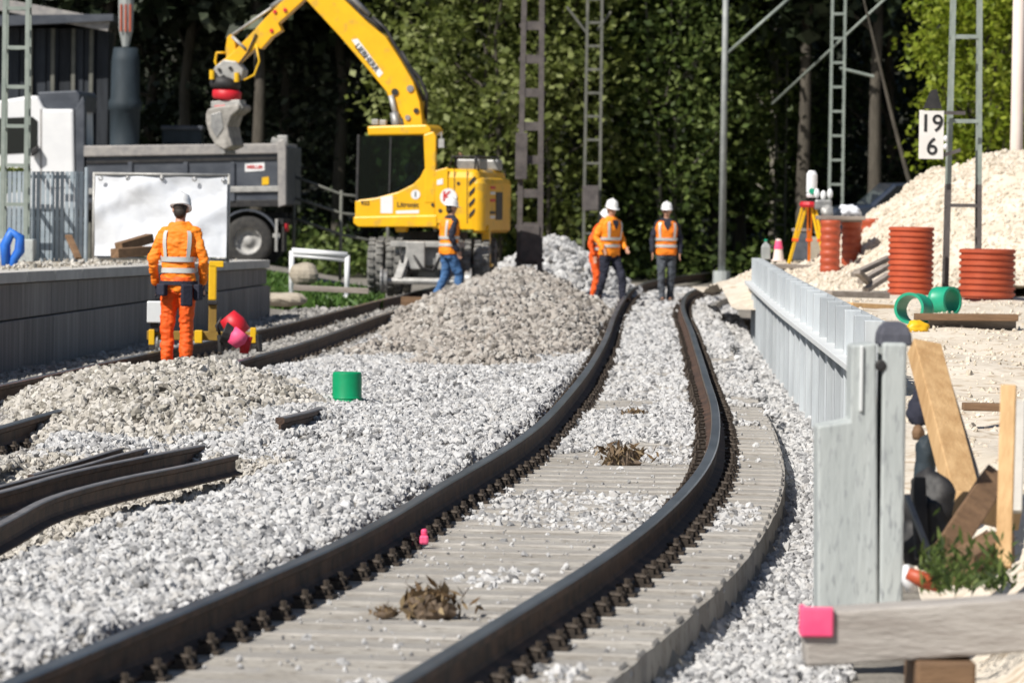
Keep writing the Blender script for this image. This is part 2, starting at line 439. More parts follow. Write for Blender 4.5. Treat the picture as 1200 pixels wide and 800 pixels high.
# ------------------------------------------------------------------ ground sheet
def axis(fine0, fine1, step, far0, far1, k):
    a = list(np.arange(fine0, fine1, step))
    return [fine0 - (fine0 - far0) * (i / k) ** 1.7 for i in range(k, 0, -1)] + a + [fine1 + (far1 - fine1) * (i / k) ** 1.7 for i in range(0, k + 1)]
def sheet(name, xs, ys, fn, mat):
    nx = len(xs); vs = [(x, y, fn(x, y)) for y in ys for x in xs]
    fs = [(j * nx + i, j * nx + i + 1, (j + 1) * nx + i + 1, (j + 1) * nx + i) for j in range(len(ys) - 1) for i in range(nx - 1)]
    b = MB(); b.add(vs, fs)
    return b.build(name, mat, smooth=True)
struct(sheet('ground', axis(-9, 9, .09, -400, 400, 14), list(np.arange(6, 45, .3)) + axis(45, 118, .6, 45, 900, 14)[14:], hg, 'earth'))

# ------------------------------------------------------------------ stones (real little rocks, one object for each gravel)
def rock_nodes(name, mat, sub=2):
    g = bpy.data.node_groups.new(name, 'GeometryNodeTree')
    g.interface.new_socket('Geometry', in_out='INPUT', socket_type='NodeSocketGeometry')
    g.interface.new_socket('Geometry', in_out='OUTPUT', socket_type='NodeSocketGeometry')
    n, l = g.nodes, g.links
    gi, go = n.new('NodeGroupInput'), n.new('NodeGroupOutput')
    jn = n.new('GeometryNodeJoinGeometry')
    for k in range(5):
        ic = n.new('GeometryNodeMeshIcoSphere'); ic.inputs['Radius'].default_value = 1; ic.inputs['Subdivisions'].default_value = sub
        po = n.new('GeometryNodeInputPosition')
        ad = n.new('ShaderNodeVectorMath'); ad.operation = 'ADD'; ad.inputs[1].default_value = (k * 7.3, k * 3.1, k * 5.7)
        tx = n.new('ShaderNodeTexNoise'); tx.inputs['Scale'].default_value = .95; tx.inputs['Detail'].default_value = 1.5
        l.new(po.outputs[0], ad.inputs[0]); l.new(ad.outputs[0], tx.inputs['Vector'])
        sb = n.new('ShaderNodeVectorMath'); sb.operation = 'SUBTRACT'; sb.inputs[1].default_value = (.5, .5, .5)
        l.new(tx.outputs['Color'], sb.inputs[0])
        ml = n.new('ShaderNodeVectorMath'); ml.operation = 'SCALE'; ml.inputs['Scale'].default_value = 2.0
        l.new(sb.outputs[0], ml.inputs[0])
        sp = n.new('GeometryNodeSetPosition'); l.new(ic.outputs[0], sp.inputs[0]); l.new(ml.outputs[0], sp.inputs['Offset'])
        tf = n.new('GeometryNodeTransform'); l.new(sp.outputs[0], tf.inputs[0]); tf.inputs['Scale'].default_value = (1.15, .9, .72)
        ss = n.new('GeometryNodeSetShadeSmooth'); ss.inputs['Shade Smooth'].default_value = False; l.new(tf.outputs[0], ss.inputs[0])
        sm_ = n.new('GeometryNodeSetMaterial'); sm_.inputs['Material'].default_value = MT[mat]; l.new(ss.outputs[0], sm_.inputs[0])
        gt = n.new('GeometryNodeGeometryToInstance'); l.new(sm_.outputs[0], gt.inputs[0]); l.new(gt.outputs[0], jn.inputs[0])
    a = n.new('GeometryNodeInputNamedAttribute'); a.data_type = 'FLOAT'; a.inputs[0].default_value = 'sz'
    ar = n.new('GeometryNodeInputNamedAttribute'); ar.data_type = 'FLOAT_VECTOR'; ar.inputs[0].default_value = 'turn'
    gt0 = n.new('FunctionNodeCompare'); gt0.data_type = 'FLOAT'; gt0.operation = 'GREATER_THAN'; gt0.inputs[1].default_value = .0001
    l.new(a.outputs[0], gt0.inputs[0])
    ip = n.new('GeometryNodeInstanceOnPoints'); ip.inputs['Pick Instance'].default_value = True
    l.new(gi.outputs[0], ip.inputs['Points']); l.new(gt0.outputs[0], ip.inputs['Selection']); l.new(jn.outputs[0], ip.inputs['Instance'])
    e2r = n.new('FunctionNodeEulerToRotation'); l.new(ar.outputs[0], e2r.inputs[0]); l.new(e2r.outputs[0], ip.inputs['Rotation'])
    l.new(a.outputs[0], ip.inputs['Scale'])
    j2 = n.new('GeometryNodeJoinGeometry'); l.new(gi.outputs[0], j2.inputs[0]); l.new(ip.outputs[0], j2.inputs[0])
    l.new(j2.outputs[0], go.inputs[0])
    return g
ROCK = {}
def stones(name, pts, sizes, stone, surf=None, smat='earth', loc=(0, 0, 0)):
    pts = np.array(pts, float).reshape(-1, 3); sizes = np.array(sizes, float)
    sv, sf = surf if surf else ([], [])
    L = np.array(loc)
    allv = np.vstack([np.array(sv, float).reshape(-1, 3), pts]) - L
    me = bpy.data.meshes.new(name); me.from_pydata(allv.tolist(), [], sf)
    for p in me.polygons: p.use_smooth = True
    ns = len(sv)
    at = me.attributes.new('sz', 'FLOAT', 'POINT'); at.data.foreach_set('value', np.concatenate([np.zeros(ns), sizes]).astype(np.float32))
    ar = me.attributes.new('turn', 'FLOAT_VECTOR', 'POINT')
    ar.data.foreach_set('vector', (RNG.random((len(allv), 3)) * 6.283).astype(np.float32).ravel())
    o = link(name, me, smat, loc=loc)
    if stone not in ROCK: ROCK[stone] = rock_nodes('rocks_' + stone, stone)
    o.modifiers.new('stones', 'NODES').node_group = ROCK[stone]
    return o
def seen(x, y, z):                                  # keep only stones near the field of view (with a margin for a step aside)
    d = math.hypot(y, 1e-6); px = x / y * FPX; return -790 < px < 790 and (CAMZ - z) / y * FPX < 700
def scatter(x0f, x1f, y0, y1, zf, keep=None, near=1.0, lift=.3, big=1.):
    P, S = [], []
    y = y0
    while y < y1:
        dy = .5; xa, xb = x0f(y), x1f(y)
        wv = y * .137; xa, xb = max(xa, -wv), min(xb, wv)
        if xb > xa:
            r = (.025 + .024 * sm(35, 95, y)) * big
            n = (xb - xa) * dy * near * (1.15 / (math.pi * r * r)) * (1 - .2 * sm(45, 80, y))
            n = int(n) + (RNG.random() < n % 1)
            xs = RNG.uniform(xa, xb, n); ys = RNG.uniform(y, y + dy, n)
            ss = r * RNG.choice([.6, .8, 1, 1.15, 1.35], n, p=[.2, .25, .3, .15, .1]) * RNG.uniform(.85, 1.15, n)
            for a, b, c in zip(xs, ys, ss):
                if keep and not keep(a, b): continue
                P.append((a, b, zf(a, b) + c * lift * RNG.uniform(.2, 1.6))); S.append(c)
        y += dy
    return P, S
def stuff(o, label, cat='gravel'):
    o['kind'] = 'stuff'; o['label'] = label; o['category'] = cat; return o

# left shoulder between the tracks: pale fresh ballast
P, S = scatter(lambda y: -3.6, lambda y: XL(y) - .115, 17, 98, hg,
               keep=lambda x, y: x > KR(y) + .25 and hollow(x, y) < .6 and hg(x, y) > max(heap2(x, y), heap3(x, y), heap1(x, y)) - .06)
stuff(stones('shoulder_ballast', P, S, 'st_white'), 'pale grey loose ballast between the curved track and the platform track')
# right shoulder: pale ballast strip in front of the grey barrier
P, S = scatter(lambda y: XR(y) + .54, lambda y: (XB(y) if y > 38 else 1.55 + (y - 23) * .06) , 17, 100, hg)
stuff(stones('verge_ballast', P, S, 'st_white'), 'pale ballast strip between the sleeper ends and the grey barrier')
# track bed between and beside the sleepers
def bed_keep(x, y): return abs(x - XL(y)) > .12 and abs(x - XR(y)) > .12
def bed_z(x, y): return -.235
P, S = scatter(lambda y: XL(y) - .1, lambda y: XR(y) + .46, 15, 110, lambda x, y: -.203, lambda x, y: bed_keep(x, y) and nz(x, y * .4, 41, .7) > .18 - .3 * sm(40, 60, y), near=.35, lift=.1)
P2, S2 = scatter(lambda y: XL(y) + .14, lambda y: XR(y) - .14, 34, 96, lambda x, y: -.19,
                 keep=lambda x, y: nz(x, y * .35, 11, .9) + .55 * sm(6, 2, abs(y - 42)) + .6 * sm(16, 6, abs(y - 70)) - .45 * sm(2.5, 0, abs(y - 50)) > .22, near=.85)
P3, S3 = scatter(lambda y: XR(y) + .16, lambda y: XR(y) + .6, 44, 96, lambda x, y: -.19, keep=lambda x, y: nz(x, y * .5, 21, 1.2) > .0, near=.7)
P4, S4 = [], []
for _ in range(2600):
    y = 15 + 45 * RNG.random() ** 1.4; x = RNG.uniform(XL(y) - .3, XR(y) + .5)
    if bed_keep(x, y) and nz(x, y * .5, 31, .8) > -.25:
        P4.append((x, y, -.186)); S4.append(RNG.choice([.005, .009, .014, .024], p=[.5, .33, .14, .03]))
stuff(stones('track_bed_ballast', P + P2 + P3 + P4, S + S2 + S3 + S4, 'st_white'), 'ballast lying between and over the sleepers of the curved track')
P, S = scatter(lambda y: KL(y) - 1.2, lambda y: KR(y) + .35, 34, 92, lambda x, y: -.20, keep=lambda x, y: abs(x - KL(y)) > .1 and abs(x - KR(y)) > .1, near=.8)
stuff(stones('platform_track_ballast', P, S, 'st_dark'), 'dull ballast under the straight track beside the platform')

P, S = scatter(lambda y: -3.9, lambda y: -1.0, 20, 38, hg, keep=lambda x, y: hollow(x, y) > .5, near=.85)
stuff(stones('trench_ballast', P, S, 'st_beige'), 'dirty scattered ballast on the floor of the trench under the loose rails')
# heaps
def heap(name, label, zf, x0, x1, y0, y1, stone, dx, dy, near=1., smat='earth'):
    loc = ((x0 + x1) / 2, (y0 + y1) / 2, -.3)
    xs, ys = np.arange(x0, x1 + dx / 2, dx), np.arange(y0, y1 + dy / 2, dy); nx = len(xs)
    vs = [(x, y, max(zf(x, y), -.42)) for y in ys for x in xs]
    fs = [(j * nx + i, j * nx + i + 1, (j + 1) * nx + i + 1, (j + 1) * nx + i) for j in range(len(ys) - 1) for i in range(nx - 1)]
    P, S = scatter(lambda y: x0, lambda y: x1, y0, y1, zf, keep=lambda x, y: zf(x, y) > hg(x, y) - .05, near=near, lift=.5, big=1.22)
    m = MB(); m.add([(x - loc[0], y - loc[1], z - loc[2] - .02) for x, y, z in vs], fs)
    o = m.build(name, smat, smooth=True, loc=loc); tag(o, label, 'gravel heap')
    s = stones('loose_stones', np.array(P) - np.array(loc), S, stone); s.parent = o; s['kind'] = 'stuff'
    return o
heap('gravel_heap', 'low heap of coarse beige gravel in front of the lone orange worker', heap1, -4.9, -1.0, 34, 54.5, 'st_beige', .12, .4)
heap('gravel_heap', 'broad brownish gravel heap left of the curved track, in front of the dark lattice mast', heap2, -2.6, 1.8, 51, 100, 'st_brown', .12, .5)
heap('gravel_heap', 'tall grey gravel heap behind the dark lattice mast, beside the pair of walking workers', heap3, -1.8, 3.1, 91, 107, 'st_white', .12, .4)

# ------------------------------------------------------------------ tracks
PROF = [(-.075, -.172), (.075, -.172), (.075, -.160), (.02, -.140), (.009, -.120), (.009, -.055), (.034, -.040), (.036, -.008), (.029, 0), (-.029, 0), (-.036, -.008), (-.034, -.040), (-.009, -.055), (-.009, -.120), (-.02, -.140), (-.075, -.160)]
def rail_mesh(pts, scale=1., twist=None):
    b = MB(); k = len(PROF); vs = []
    for i, p in enumerate(pts):
        d = (pts[min(i + 1, len(pts) - 1)] - pts[max(i - 1, 0)]).normalized()
        x = d.cross(Vector((0, 0, 1))).normalized(); z = x.cross(d)
        if twist:
            a = twist; x, z = x * math.cos(a) + z * math.sin(a), z * math.cos(a) - x * math.sin(a)
        vs += [p + x * u * scale + z * v * scale for u, v in PROF]
    fs, mi = [], []
    for i in range(len(pts) - 1):
        for j in range(k):
            b.f.append((i * k + j, i * k + (j + 1) % k, (i + 1) * k + (j + 1) % k, (i + 1) * k + j)); b.m.append(1 if j in (7, 8, 9) else 0)
    b.f.append(tuple(range(k))); b.m.append(0); b.f.append(tuple((len(pts) - 1) * k + j for j in range(k - 1, -1, -1))); b.m.append(0)
    b.v = [tuple(v) for v in vs]
    return b
def sleeper_mesh(L=2.5):
    b = MB(); hw = .14
    prof = [(-hw, -.17), (hw, -.17), (hw, -.012), (hw - .014, 0), (-hw + .014, 0), (-hw, -.012)]
    rings = []
    for x in (-L / 2, -L / 2 + .012, 0, L / 2 - .012, L / 2):
        e = .012 if abs(x) > L / 2 - .006 else 0
        rings.append([(x, y * (1 - e * 4), z - (e if z > -.1 else 0)) for y, z in prof])
    return b.loft(rings)
def clip_mesh():
    b = MB(); b.box((0, 0, .008), (.36, .16, .016))
    for s in (-1, 1):
        b.box((s * .115, 0, .028), (.045, .13, .03)); b.cyl((s * .135, 0, .016), (s * .135, 0, .085), .016, n=6)
        b.tube([(s * .16, .05, .02), (s * .15, .055, .05), (s * .09, .03, .052), (s * .09, -.03, .052), (s * .15, -.055, .05), (s * .16, -.05, .02)], .011, 5)
    return b
SL_ME = sleeper_mesh().mesh('sleeper'); SL_ME.materials.append(MT['sleeper'])
CL_ME = clip_mesh().mesh('rail_fastening'); CL_ME.materials.append(MT['clip'])
def track(name, label, fl, fr, y0, y1, ytop, sleepers=(0, 0), zs=-.188, sp=.6):
    t = thing(name, label, 'railway track', ((fl(y0) + fr(y0)) / 2, y0, -.19))
    for f, ye in ((fl, ytop[0]), (fr, ytop[1])):
        pts = [Vector((f(y), y, 0)) for y in np.arange(y0, ye, .6)]
        rail_mesh(pts).build('rail', ['rail_side', 'rail_top'], t, world=True)
    y = sleepers[0]; L = t.location
    while y < sleepers[1]:
        a, b_ = fl(y), fr(y); g = b_ - a; s = (fl(y + .5) + fr(y + .5) - fl(y - .5) - fr(y - .5)) / 2
        an = math.atan(-s) + random.gauss(0, .008)
        o = bpy.data.objects.new('sleeper', SL_ME); COL.objects.link(o); o.parent = t
        o.location = (a + g / 2 - L.x + random.gauss(0, .008), y - L.y, zs - L.z + random.gauss(0, .003))
        o.rotation_euler = (random.gauss(0, .006), 0, an); o.scale = ((g + 1.05) / 2.55, 1, 1)
        for xx in (a, b_):
            c = bpy.data.objects.new('rail_fastening', CL_ME); COL.objects.link(c); c.parent = o
            c.location = ((xx - (a + g / 2)) / math.cos(an) / o.scale[0], 0, .002); c.scale = (1 / o.scale[0], 1, 1)
        y += sp
    return t
ys_ = np.arange(12, 112, .5); us_ = [0, .02, .16, .3, .42, .5, .58, .7, .84, .97, 1.0]
bv, bf = [], []
for y in ys_:
    x0, x1 = XL(y) - .49, XR(y) + .515 + .012 * nz(0, y, 3, 1.7)
    row = [(x0, y, -.45)] + [(x0 + (x1 - x0) * u, y, -.1955 + .006 * nz(x0 + (x1 - x0) * u, y, 6, 2.5) - (.012 if u in (0, 1.0) else 0)) for u in us_] + [(x1 + .01, y, -.45)]
    bv += row
k_ = len(us_) + 2
for j in range(len(ys_) - 1):
    for i in range(k_ - 1): bf.append((j * k_ + i, j * k_ + i + 1, (j + 1) * k_ + i + 1, (j + 1) * k_ + i))
b = MB(); b.add(bv, bf); struct(b.build('track_bed', 'bed_dust', smooth=False))
track('curved_track', 'curving railway track with dark rails on pale sleepers, sweeping through the middle', XL, XR, 12, 100, (127, 116), (14.2, 104))
track('platform_track', 'straight track beside the platform with the excavator standing on it', KL, KR, 36, 100, (100, 100), (37, 97), -.192, .6)

# loose rails dumped in the trench, lower left
def loose_rail(label, pts, z, sc=1., tw=0., group='loose rails in the trench'):
    ps = []
    for i, (x, y) in enumerate(pts):
        zz = z[i] if isinstance(z, (list, tuple)) else z
        ps.append(G(x, y, zz))
    ps = sorted(ps, key=lambda p: p.y)
    fx = pchip([p.y for p in ps], [p.x for p in ps]); fz = pchip([p.y for p in ps], [p.z for p in ps])
    L = Vector((ps[0].x, ps[0].y, ps[0].z - .17))
    line = [Vector((fx(y), y, fz(y))) for y in np.linspace(ps[0].y, ps[-1].y, 24)]
    o = rail_mesh(line, sc, tw); o.v = [(a - L.x, b - L.y, c - L.z) for a, b, c in o.v]
    ob = o.build('loose_rail', ['rail_side', 'rail_old'], loc=L)
    tag(ob, label, 'rail', group)
loose_rail('nearest loose rusty rail in the trench at lower left, longest of the four', [(-160, 668), (-60, 640), (5, 610), (60, 582), (140, 560), (215, 545), (275, 532)], [-.02, -.02, -.02, -.03, -.05, -.08, -.10], .82)
loose_rail('loose rusty rail lying behind the longest one in the trench at lower left', [(-140, 606), (-40, 585), (5, 574), (80, 553), (160, 536), (236, 521)], [-.05, -.05, -.05, -.05, -.06, -.09], .8)
loose_rail('thin loose rail squeezed between two others in the trench at lower left', [(-30, 577), (45, 557), (95, 545), (140, 532), (190, 520)], [-.10, -.10, -.10, -.1, -.12], .62)
loose_rail('short dark rail half buried against the beige gravel heap at lower left', [(36, 556), (90, 540), (150, 522), (166, 518)], [-.12, -.11, -.11, -.12], .6)
loose_rail('short broken rail end sticking out of pale ballast left of green bucket', [(328, 489), (346, 485), (366, 480), (384, 472)], [.06, .05, .03, -.02], 1.0, group=None)

# ------------------------------------------------------------------ platform
pl = thing('station_platform', 'low grey concrete platform with pale coping on the left, behind the lone orange worker', 'platform', (-6, 55, -.25))
pn = Vector((PDIR.y, -PDIR.x, 0))
def pface(t): return PLAT0 + PDIR * t
def ptop(t): return .86 - .0060 * t
def strip(b, t0, t1, z0a, z1a, z0b, z1b, out, back):
    a, c = pface(t0), pface(t1); q = []
    for zz in ((z0a, z0b), (z1a, z1b)):
        ring = []
        for (p, z), o in (((a, zz[0]), out), ((c, zz[1]), out), ((c, zz[1]), -back), ((a, zz[0]), -back)):
            r = p + pn * o; ring.append((r.x, r.y, z))
        q.append(ring)
    b.hull(q[0], q[1])
LP = (PLAT1 - PLAT0).length
t = -9.0
while t < LP - .3:
    t2 = min(t + 2.0, LP); g = .012
    b = MB(); strip(b, t + g, t2 - g, -.45, .33, -.45, .33, .03, .25); b.build('lower_panel', 'conc', pl, world=True, bevel=.008)
    b = MB(); strip(b, t + g, t2 - g, .345, ptop(t) - .13, .345, ptop(t2) - .13, 0, .25); b.build('upper_panel', 'conc', pl, world=True, bevel=.008)
    b = MB(); strip(b, t + g, t2 - g, ptop(t) - .12, ptop(t), ptop(t2) - .12, ptop(t2), .05, .55); b.build('coping_slab', 'coping', pl, world=True, bevel=.01)
    t += 2.0
b = MB(); strip(b, -9, LP - .02, -.4, ptop(-9) - .03, -.4, ptop(LP) - .03, -.53, 3.6); b.build('platform_surface', 'dust', pl, world=True)
b = MB(); strip(b, LP, LP + .35, -.45, .30, -.45, .30, .02, 2.2); b.build('end_step', 'conc', pl, world=True, bevel=.01)

# ------------------------------------------------------------------ grey barrier on the right
bar = thing('track_barrier', 'long low barrier of grey ribbed panels following the curve on the right', 'barrier', (XB(38), 38, -.36))
ys = [37.0]
while ys[-1] < 76: ys.append(ys[-1] + 1.75)
TOPB = 0.86
for i, (ya, yb) in enumerate(zip(ys[:-1], ys[1:])):
    a, c = Vector((XB(ya) + .02, ya, 0)), Vector((XB(yb) + .02, yb, 0)); d = (c - a).normalized(); nrm = Vector((-d.y, d.x, 0))
    for (z0, z1, off) in ((-.5, .475, .0), (.535, TOPB, -.05)):
        b = MB(); m = 7; lo, hi = [], []
        w_ = (c - a).length
        for k in range(m):                              # shallow folded sheet
            for e, o in ((0, 0), (.5, 0), (.56, .05), (.94, .05)):
                u = (k + e) / m * (w_ - .16) + .08
                p = a + d * u + nrm * (o + off); lo.append((p.x, p.y, z0)); hi.append((p.x, p.y, z1))
        n_ = len(lo)
        for k in range(n_ - 1, -1, -1):
            x, y, _ = lo[k]; p = Vector((x, y, 0)) - nrm * .06; lo.append((p.x, p.y, z0)); hi.append((p.x, p.y, z1))
        k2 = len(lo)
        b.add(lo + hi, [(i_, (i_ + 1) % k2, (i_ + 1) % k2 + k2, i_ + k2) for i_ in range(k2)] +
              [(i_ + k2, i_ + 1 + k2, k2 - 2 - i_ + k2, k2 - 1 - i_ + k2) for i_ in range(n_ - 1)])
        b.build('panel', 'barrier', bar, world=True)
    b = MB(); q = a + nrm * .03
    b.bar((q.x, q.y, -.5), (q.x, q.y, TOPB + .03), .13, .16, up=tuple(d)); b.build('post', 'barrier', bar, world=True, bevel=.006)
    b = MB(); o1 = nrm * .10
    b.bar(a + o1 + Vector((0, 0, .505)), c + o1 + Vector((0, 0, .505)), .14, .05); b.build('rail_strip', 'barrier_rail', bar, world=True, bevel=.006)

# near end element
nb = thing('barrier_end_block', 'tall grey concrete end element of the barrier in the right foreground', 'concrete block', (1.55, 23.0, -.3))
def pxbox(b, x0, x1, y0, y1, d, depth, mi=0):      # upright block whose front spans this picture rectangle at distance d
    p0, p1 = U(x0, y1, d), U(x1, y0, d)
    b.box(((p0.x + p1.x) / 2, d + depth / 2, (p0.z + p1.z) / 2), (p1.x - p0.x, depth, p1.z - p0.z), None, mi); return b
b = MB(); b.prism([(U(x, y, 22.8).x, U(x, y, 22.8).z) for x, y in ((958, 722), (958, 499), (996, 493), (998, 404), (1027, 402), (1029.5, 722))], 22.8, 23.12); b.build('wide_slab', 'block', nb, world=True, bevel=.012)
b = MB(); pxbox(b, 1029.6, 1063, 402, 722, 22.805, .34); b.build('post', 'block', nb, world=True, bevel=.014)
b = MB(); pxbox(b, 1007, 1012, 405, 482, 22.785, .03); b.build('flange', 'barrier_rail', nb, world=True, bevel=.004)
b = MB(); p = U(1047, 391, 23.05); b.loft([[(p.x + sx * .075 * k, 23.05 + sy * .15 * k, p.z + dz) for sx, sy in ((-1, -1), (1, -1), (1, 1), (-1, 1))] for k, dz in ((1.0, -.05), (.95, .0), (.8, .03), (.5, .055))]); b.build('dark_cap', 'block_dark', nb, world=True, smooth=False, bevel=.01)
b = MB(); p = U(1032, 428, 22.80); b.lathe([(.0, .004), (.016, .004), (.026, .0), (.02, -.012), (0, -.012)], p, (0, -1, 0), 12); b.build('lifting_anchor', 'dark', nb, world=True)

# ------------------------------------------------------------------ sand ground and sand heap on the right
def xsand(y):
    return (XB(y) + .05 if y <= 76 else max(XB(76) + .05, XR(y) + 1.5)) if y > 37.5 else 1.95 + (y - 23) * .038
def sand_z(x, y):
    e = x - xsand(y)
    z = .34 + .10 * sm(30, 60, y) + .10 * nz(x, y * .5, 7, .7) + .05 * nz(x, y, 8, 2.1)
    near = sm(28, 24.0, y); z -= near * .30
    z -= .32 * sm(.55, .1, e) * sm(32, 25, y)
    k = sm(0, .05, e + .06) if y < 77 else sm(0, 1.2, e)
    return z * k - .45 * (1 - k)
ysx = list(np.arange(15.5, 50, .35)) + list(np.arange(50, 119, .8)); us = np.linspace(0, 1, 60) ** 1.8
vs, nx = [], len(us)
for y in ysx:
    for u in us: x = xsand(y) + u * 13; vs.append((x, y, sand_z(x, y) if y < 110 else sand_z(x, y) * sm(119, 110, y) - .2 * sm(110, 119, y)))
fs = [(j * nx + i, j * nx + i + 1, (j + 1) * nx + i + 1, (j + 1) * nx + i) for j in range(len(ysx) - 1) for i in range(nx - 1)]
b = MB(); b.add(vs, fs); struct(b.build('sand_ground', 'sand', smooth=True))

def sheap(x, y):
    dx, dy = (x - 8.75), (y - 80.5) * .62
    r = math.hypot(dx, dy); z = .30 + max(0, (4.75 - r)) * .80 + .35 * max(0, 1 - max(0, r - 4.2) / 1.3) * sm(4.2, 4.75, r) * 0; z = max(z, .30 + (6.5 - r) * .24)
    z = z if z < 2.35 else 2.35 + .42 * math.tanh((z - 2.35) * .8)
    z += (.10 * nz(x, y, 1, .9) + .07 * nz(x, y, 2, 2.2) + .05 * nz(x, y, 5, 5)) * sm(.3, .7, z)
    return z - .12 * sm(.35, .12, abs(x - 7.0)) * sm(4, 1, abs(y - 79)) 
hp = (8.6, 82, .3)
xs, ysx = np.arange(3.2, 13.5, .09), np.arange(73, 92, .16); nx = len(xs)
vs = [(x, y, sheap(x, y) - .12) for y in ysx for x in xs]
fs = [(j * nx + i, j * nx + i + 1, (j + 1) * nx + i + 1, (j + 1) * nx + i) for j in range(len(ysx) - 1) for i in range(nx - 1)]
P, S = [], []
for _ in range(15000):
    x, y = RNG.uniform(3.6, 9.5), RNG.uniform(73.5, 84); z = sheap(x, y) - .12
    if z > .36: c = RNG.choice([.014, .022, .032, .055], p=[.45, .3, .22, .03]); P.append((x, y, z)); S.append(c)
MT['st_sand'] = stone_mat('sand_lumps', [(.48, .42, .335), (.57, .50, .41), (.64, .57, .475), (.68, .62, .53)])
m = MB(); m.add([(x - hp[0], y - hp[1], z - hp[2]) for x, y, z in vs], fs)
o = m.build('sand_heap', 'sand', smooth=True, loc=hp); s = stones('loose_lumps', np.array(P) - np.array(hp), S, 'st_sand'); s.parent = o; s['kind'] = 'stuff'
tag(o, 'tall heap of beige sand behind the orange-brown pipes on the right', 'sand heap')
P, S = [], []
for _ in range(3800):
    y = 22 + 46 * RNG.random() ** .8; x = xsand(y) + .25 + RNG.random() * y * .06; c = RNG.choice([.008, .014, .02, .035], p=[.4, .35, .2, .05]); P.append((x, y, sand_z(x, y))); S.append(c)
stuff(stones('sand_lumps', P, S, 'st_sand'), 'small lumps and pebbles strewn over the beige sand on the right', 'sand')

# ================================================================== helpers for traced solids
def tp(root, pts, y0, y1, b=None, mi=0):
    b = b or MB(); b.prism([LOC(x, y, root, y0) for x, y in pts], y0, y1, mi); return b
def XF(b, m):
    b.v = [tuple(m @ Vector(p)) for p in b.v]; return b

# ------------------------------------------------------------------ excavator
ex = thing('road_rail_excavator', 'yellow road-rail excavator on the platform track, its boom reaching over the tipper', 'excavator', (-1.455, 93, -.05), R(-12))
EL = lambda px, py, ly=-1.2: LOC(px, py, ex, ly)
tp(ex, [(430, 148), (500, 146), (505, 151), (505, 158), (431, 159)], -1.2, -.2).build('cab_roof', 'yellow', ex, bevel=.03)
tp(ex, [(496, 158), (508, 154), (511, 160), (510, 238), (497, 238), (498, 205)], -1.21, -1.11).build('cab_pillar', 'yellow', ex, bevel=.02)
tp(ex, [(496, 158), (508, 154), (511, 160), (510, 238), (497, 238), (498, 205)], -.28, -.20).build('cab_pillar', 'yellow', ex, bevel=.02)
tp(ex, [(416, 235), (440, 232), (466, 225), (484, 216), (492, 208), (497, 198), (510, 198), (510, 256), (416, 256)], -1.2, -.2).build('cab_side_panel', 'yellow', ex, bevel=.02)
tp(ex, [(414, 254), (512, 252), (512, 266), (420, 266), (414, 262)], -1.23, 1.2).build('deck_skirt', 'yellow', ex, bevel=.02)
for ly in (-1.2, -.26):
    b = MB(); (x0, z0), (x1, z1) = EL(420, 158, ly), EL(418, 236, ly); b.bar((x0, ly + .03, z0), (x1, ly + .03, z1), .05, .06, up=(0, 1, 0)); b.build('front_pillar', 'dark', ex, bevel=.01)
tp(ex, [(421, 159), (497, 159), (498, 200), (491, 209), (483, 216), (464, 225), (440, 231), (418, 234)], -1.185, -1.175).build('cab_window', 'glass', ex)
tp(ex, [(421, 159), (497, 159), (498, 200), (491, 209), (483, 216), (464, 225), (440, 231), (418, 234)], -.235, -.225).build('cab_window', 'glass', ex)
x0, z0 = EL(419, 160); x1, z1 = EL(417, 234)
b = MB(); b.box(((x0 + x1) / 2 + .01, -.7, (z0 + z1) / 2), (.012, .9, z0 - z1)); b.build('windscreen', 'glass', ex)
b = MB(); b.bar((EL(458, 160)[0], -1.19, EL(458, 160)[1]), (EL(456, 226)[0], -1.19, EL(456, 226)[1]), .03, .03); b.build('door_post', 'dark', ex)
b = MB(); cx = EL(475, 200)[0]
b.box((cx, -.7, 1.72), (.5, .5, .12)); b.box((cx + .22, -.7, 2.05), (.12, .48, .6)); b.box((cx + .24, -.7, 2.43), (.1, .26, .16)); b.build('driver_seat', 'dark', ex, bevel=.04)
b = MB(); cx = EL(440, 220)[0]
b.box((cx, -.62, 1.78), (.1, .3, .35)); b.cyl((cx + .05, -.62, 1.95), (cx + .22, -.62, 2.08), .02); b.lathe([(.17, 0), (.19, .012), (.17, .024), (.155, .012)], (cx + .24, -.62, 2.07), (.75, 0, .65), 16, closed=True); b.build('steering_console', 'dark', ex)
b = MB(); cx, cz = EL(474, 196)
b.ell((cx - .02, -.7, cz - .02), (.10, .09, .12)); b.ell((cx + .02, -.7, cz - .42), (.15, .22, .3)); b.cap((cx, -.5, cz - .3), (cx - .32, -.45, cz - .52), .06, .045); b.cap((cx, -.9, cz - .3), (cx - .32, -.92, cz - .52), .06, .045)
o = b.build('person', 'navy', smooth=True); o.location = ex.location; o.rotation_euler = ex.rotation_euler
tag(o, 'driver in dark clothes seated behind the glass of the excavator cab', 'person')
BYH = .05
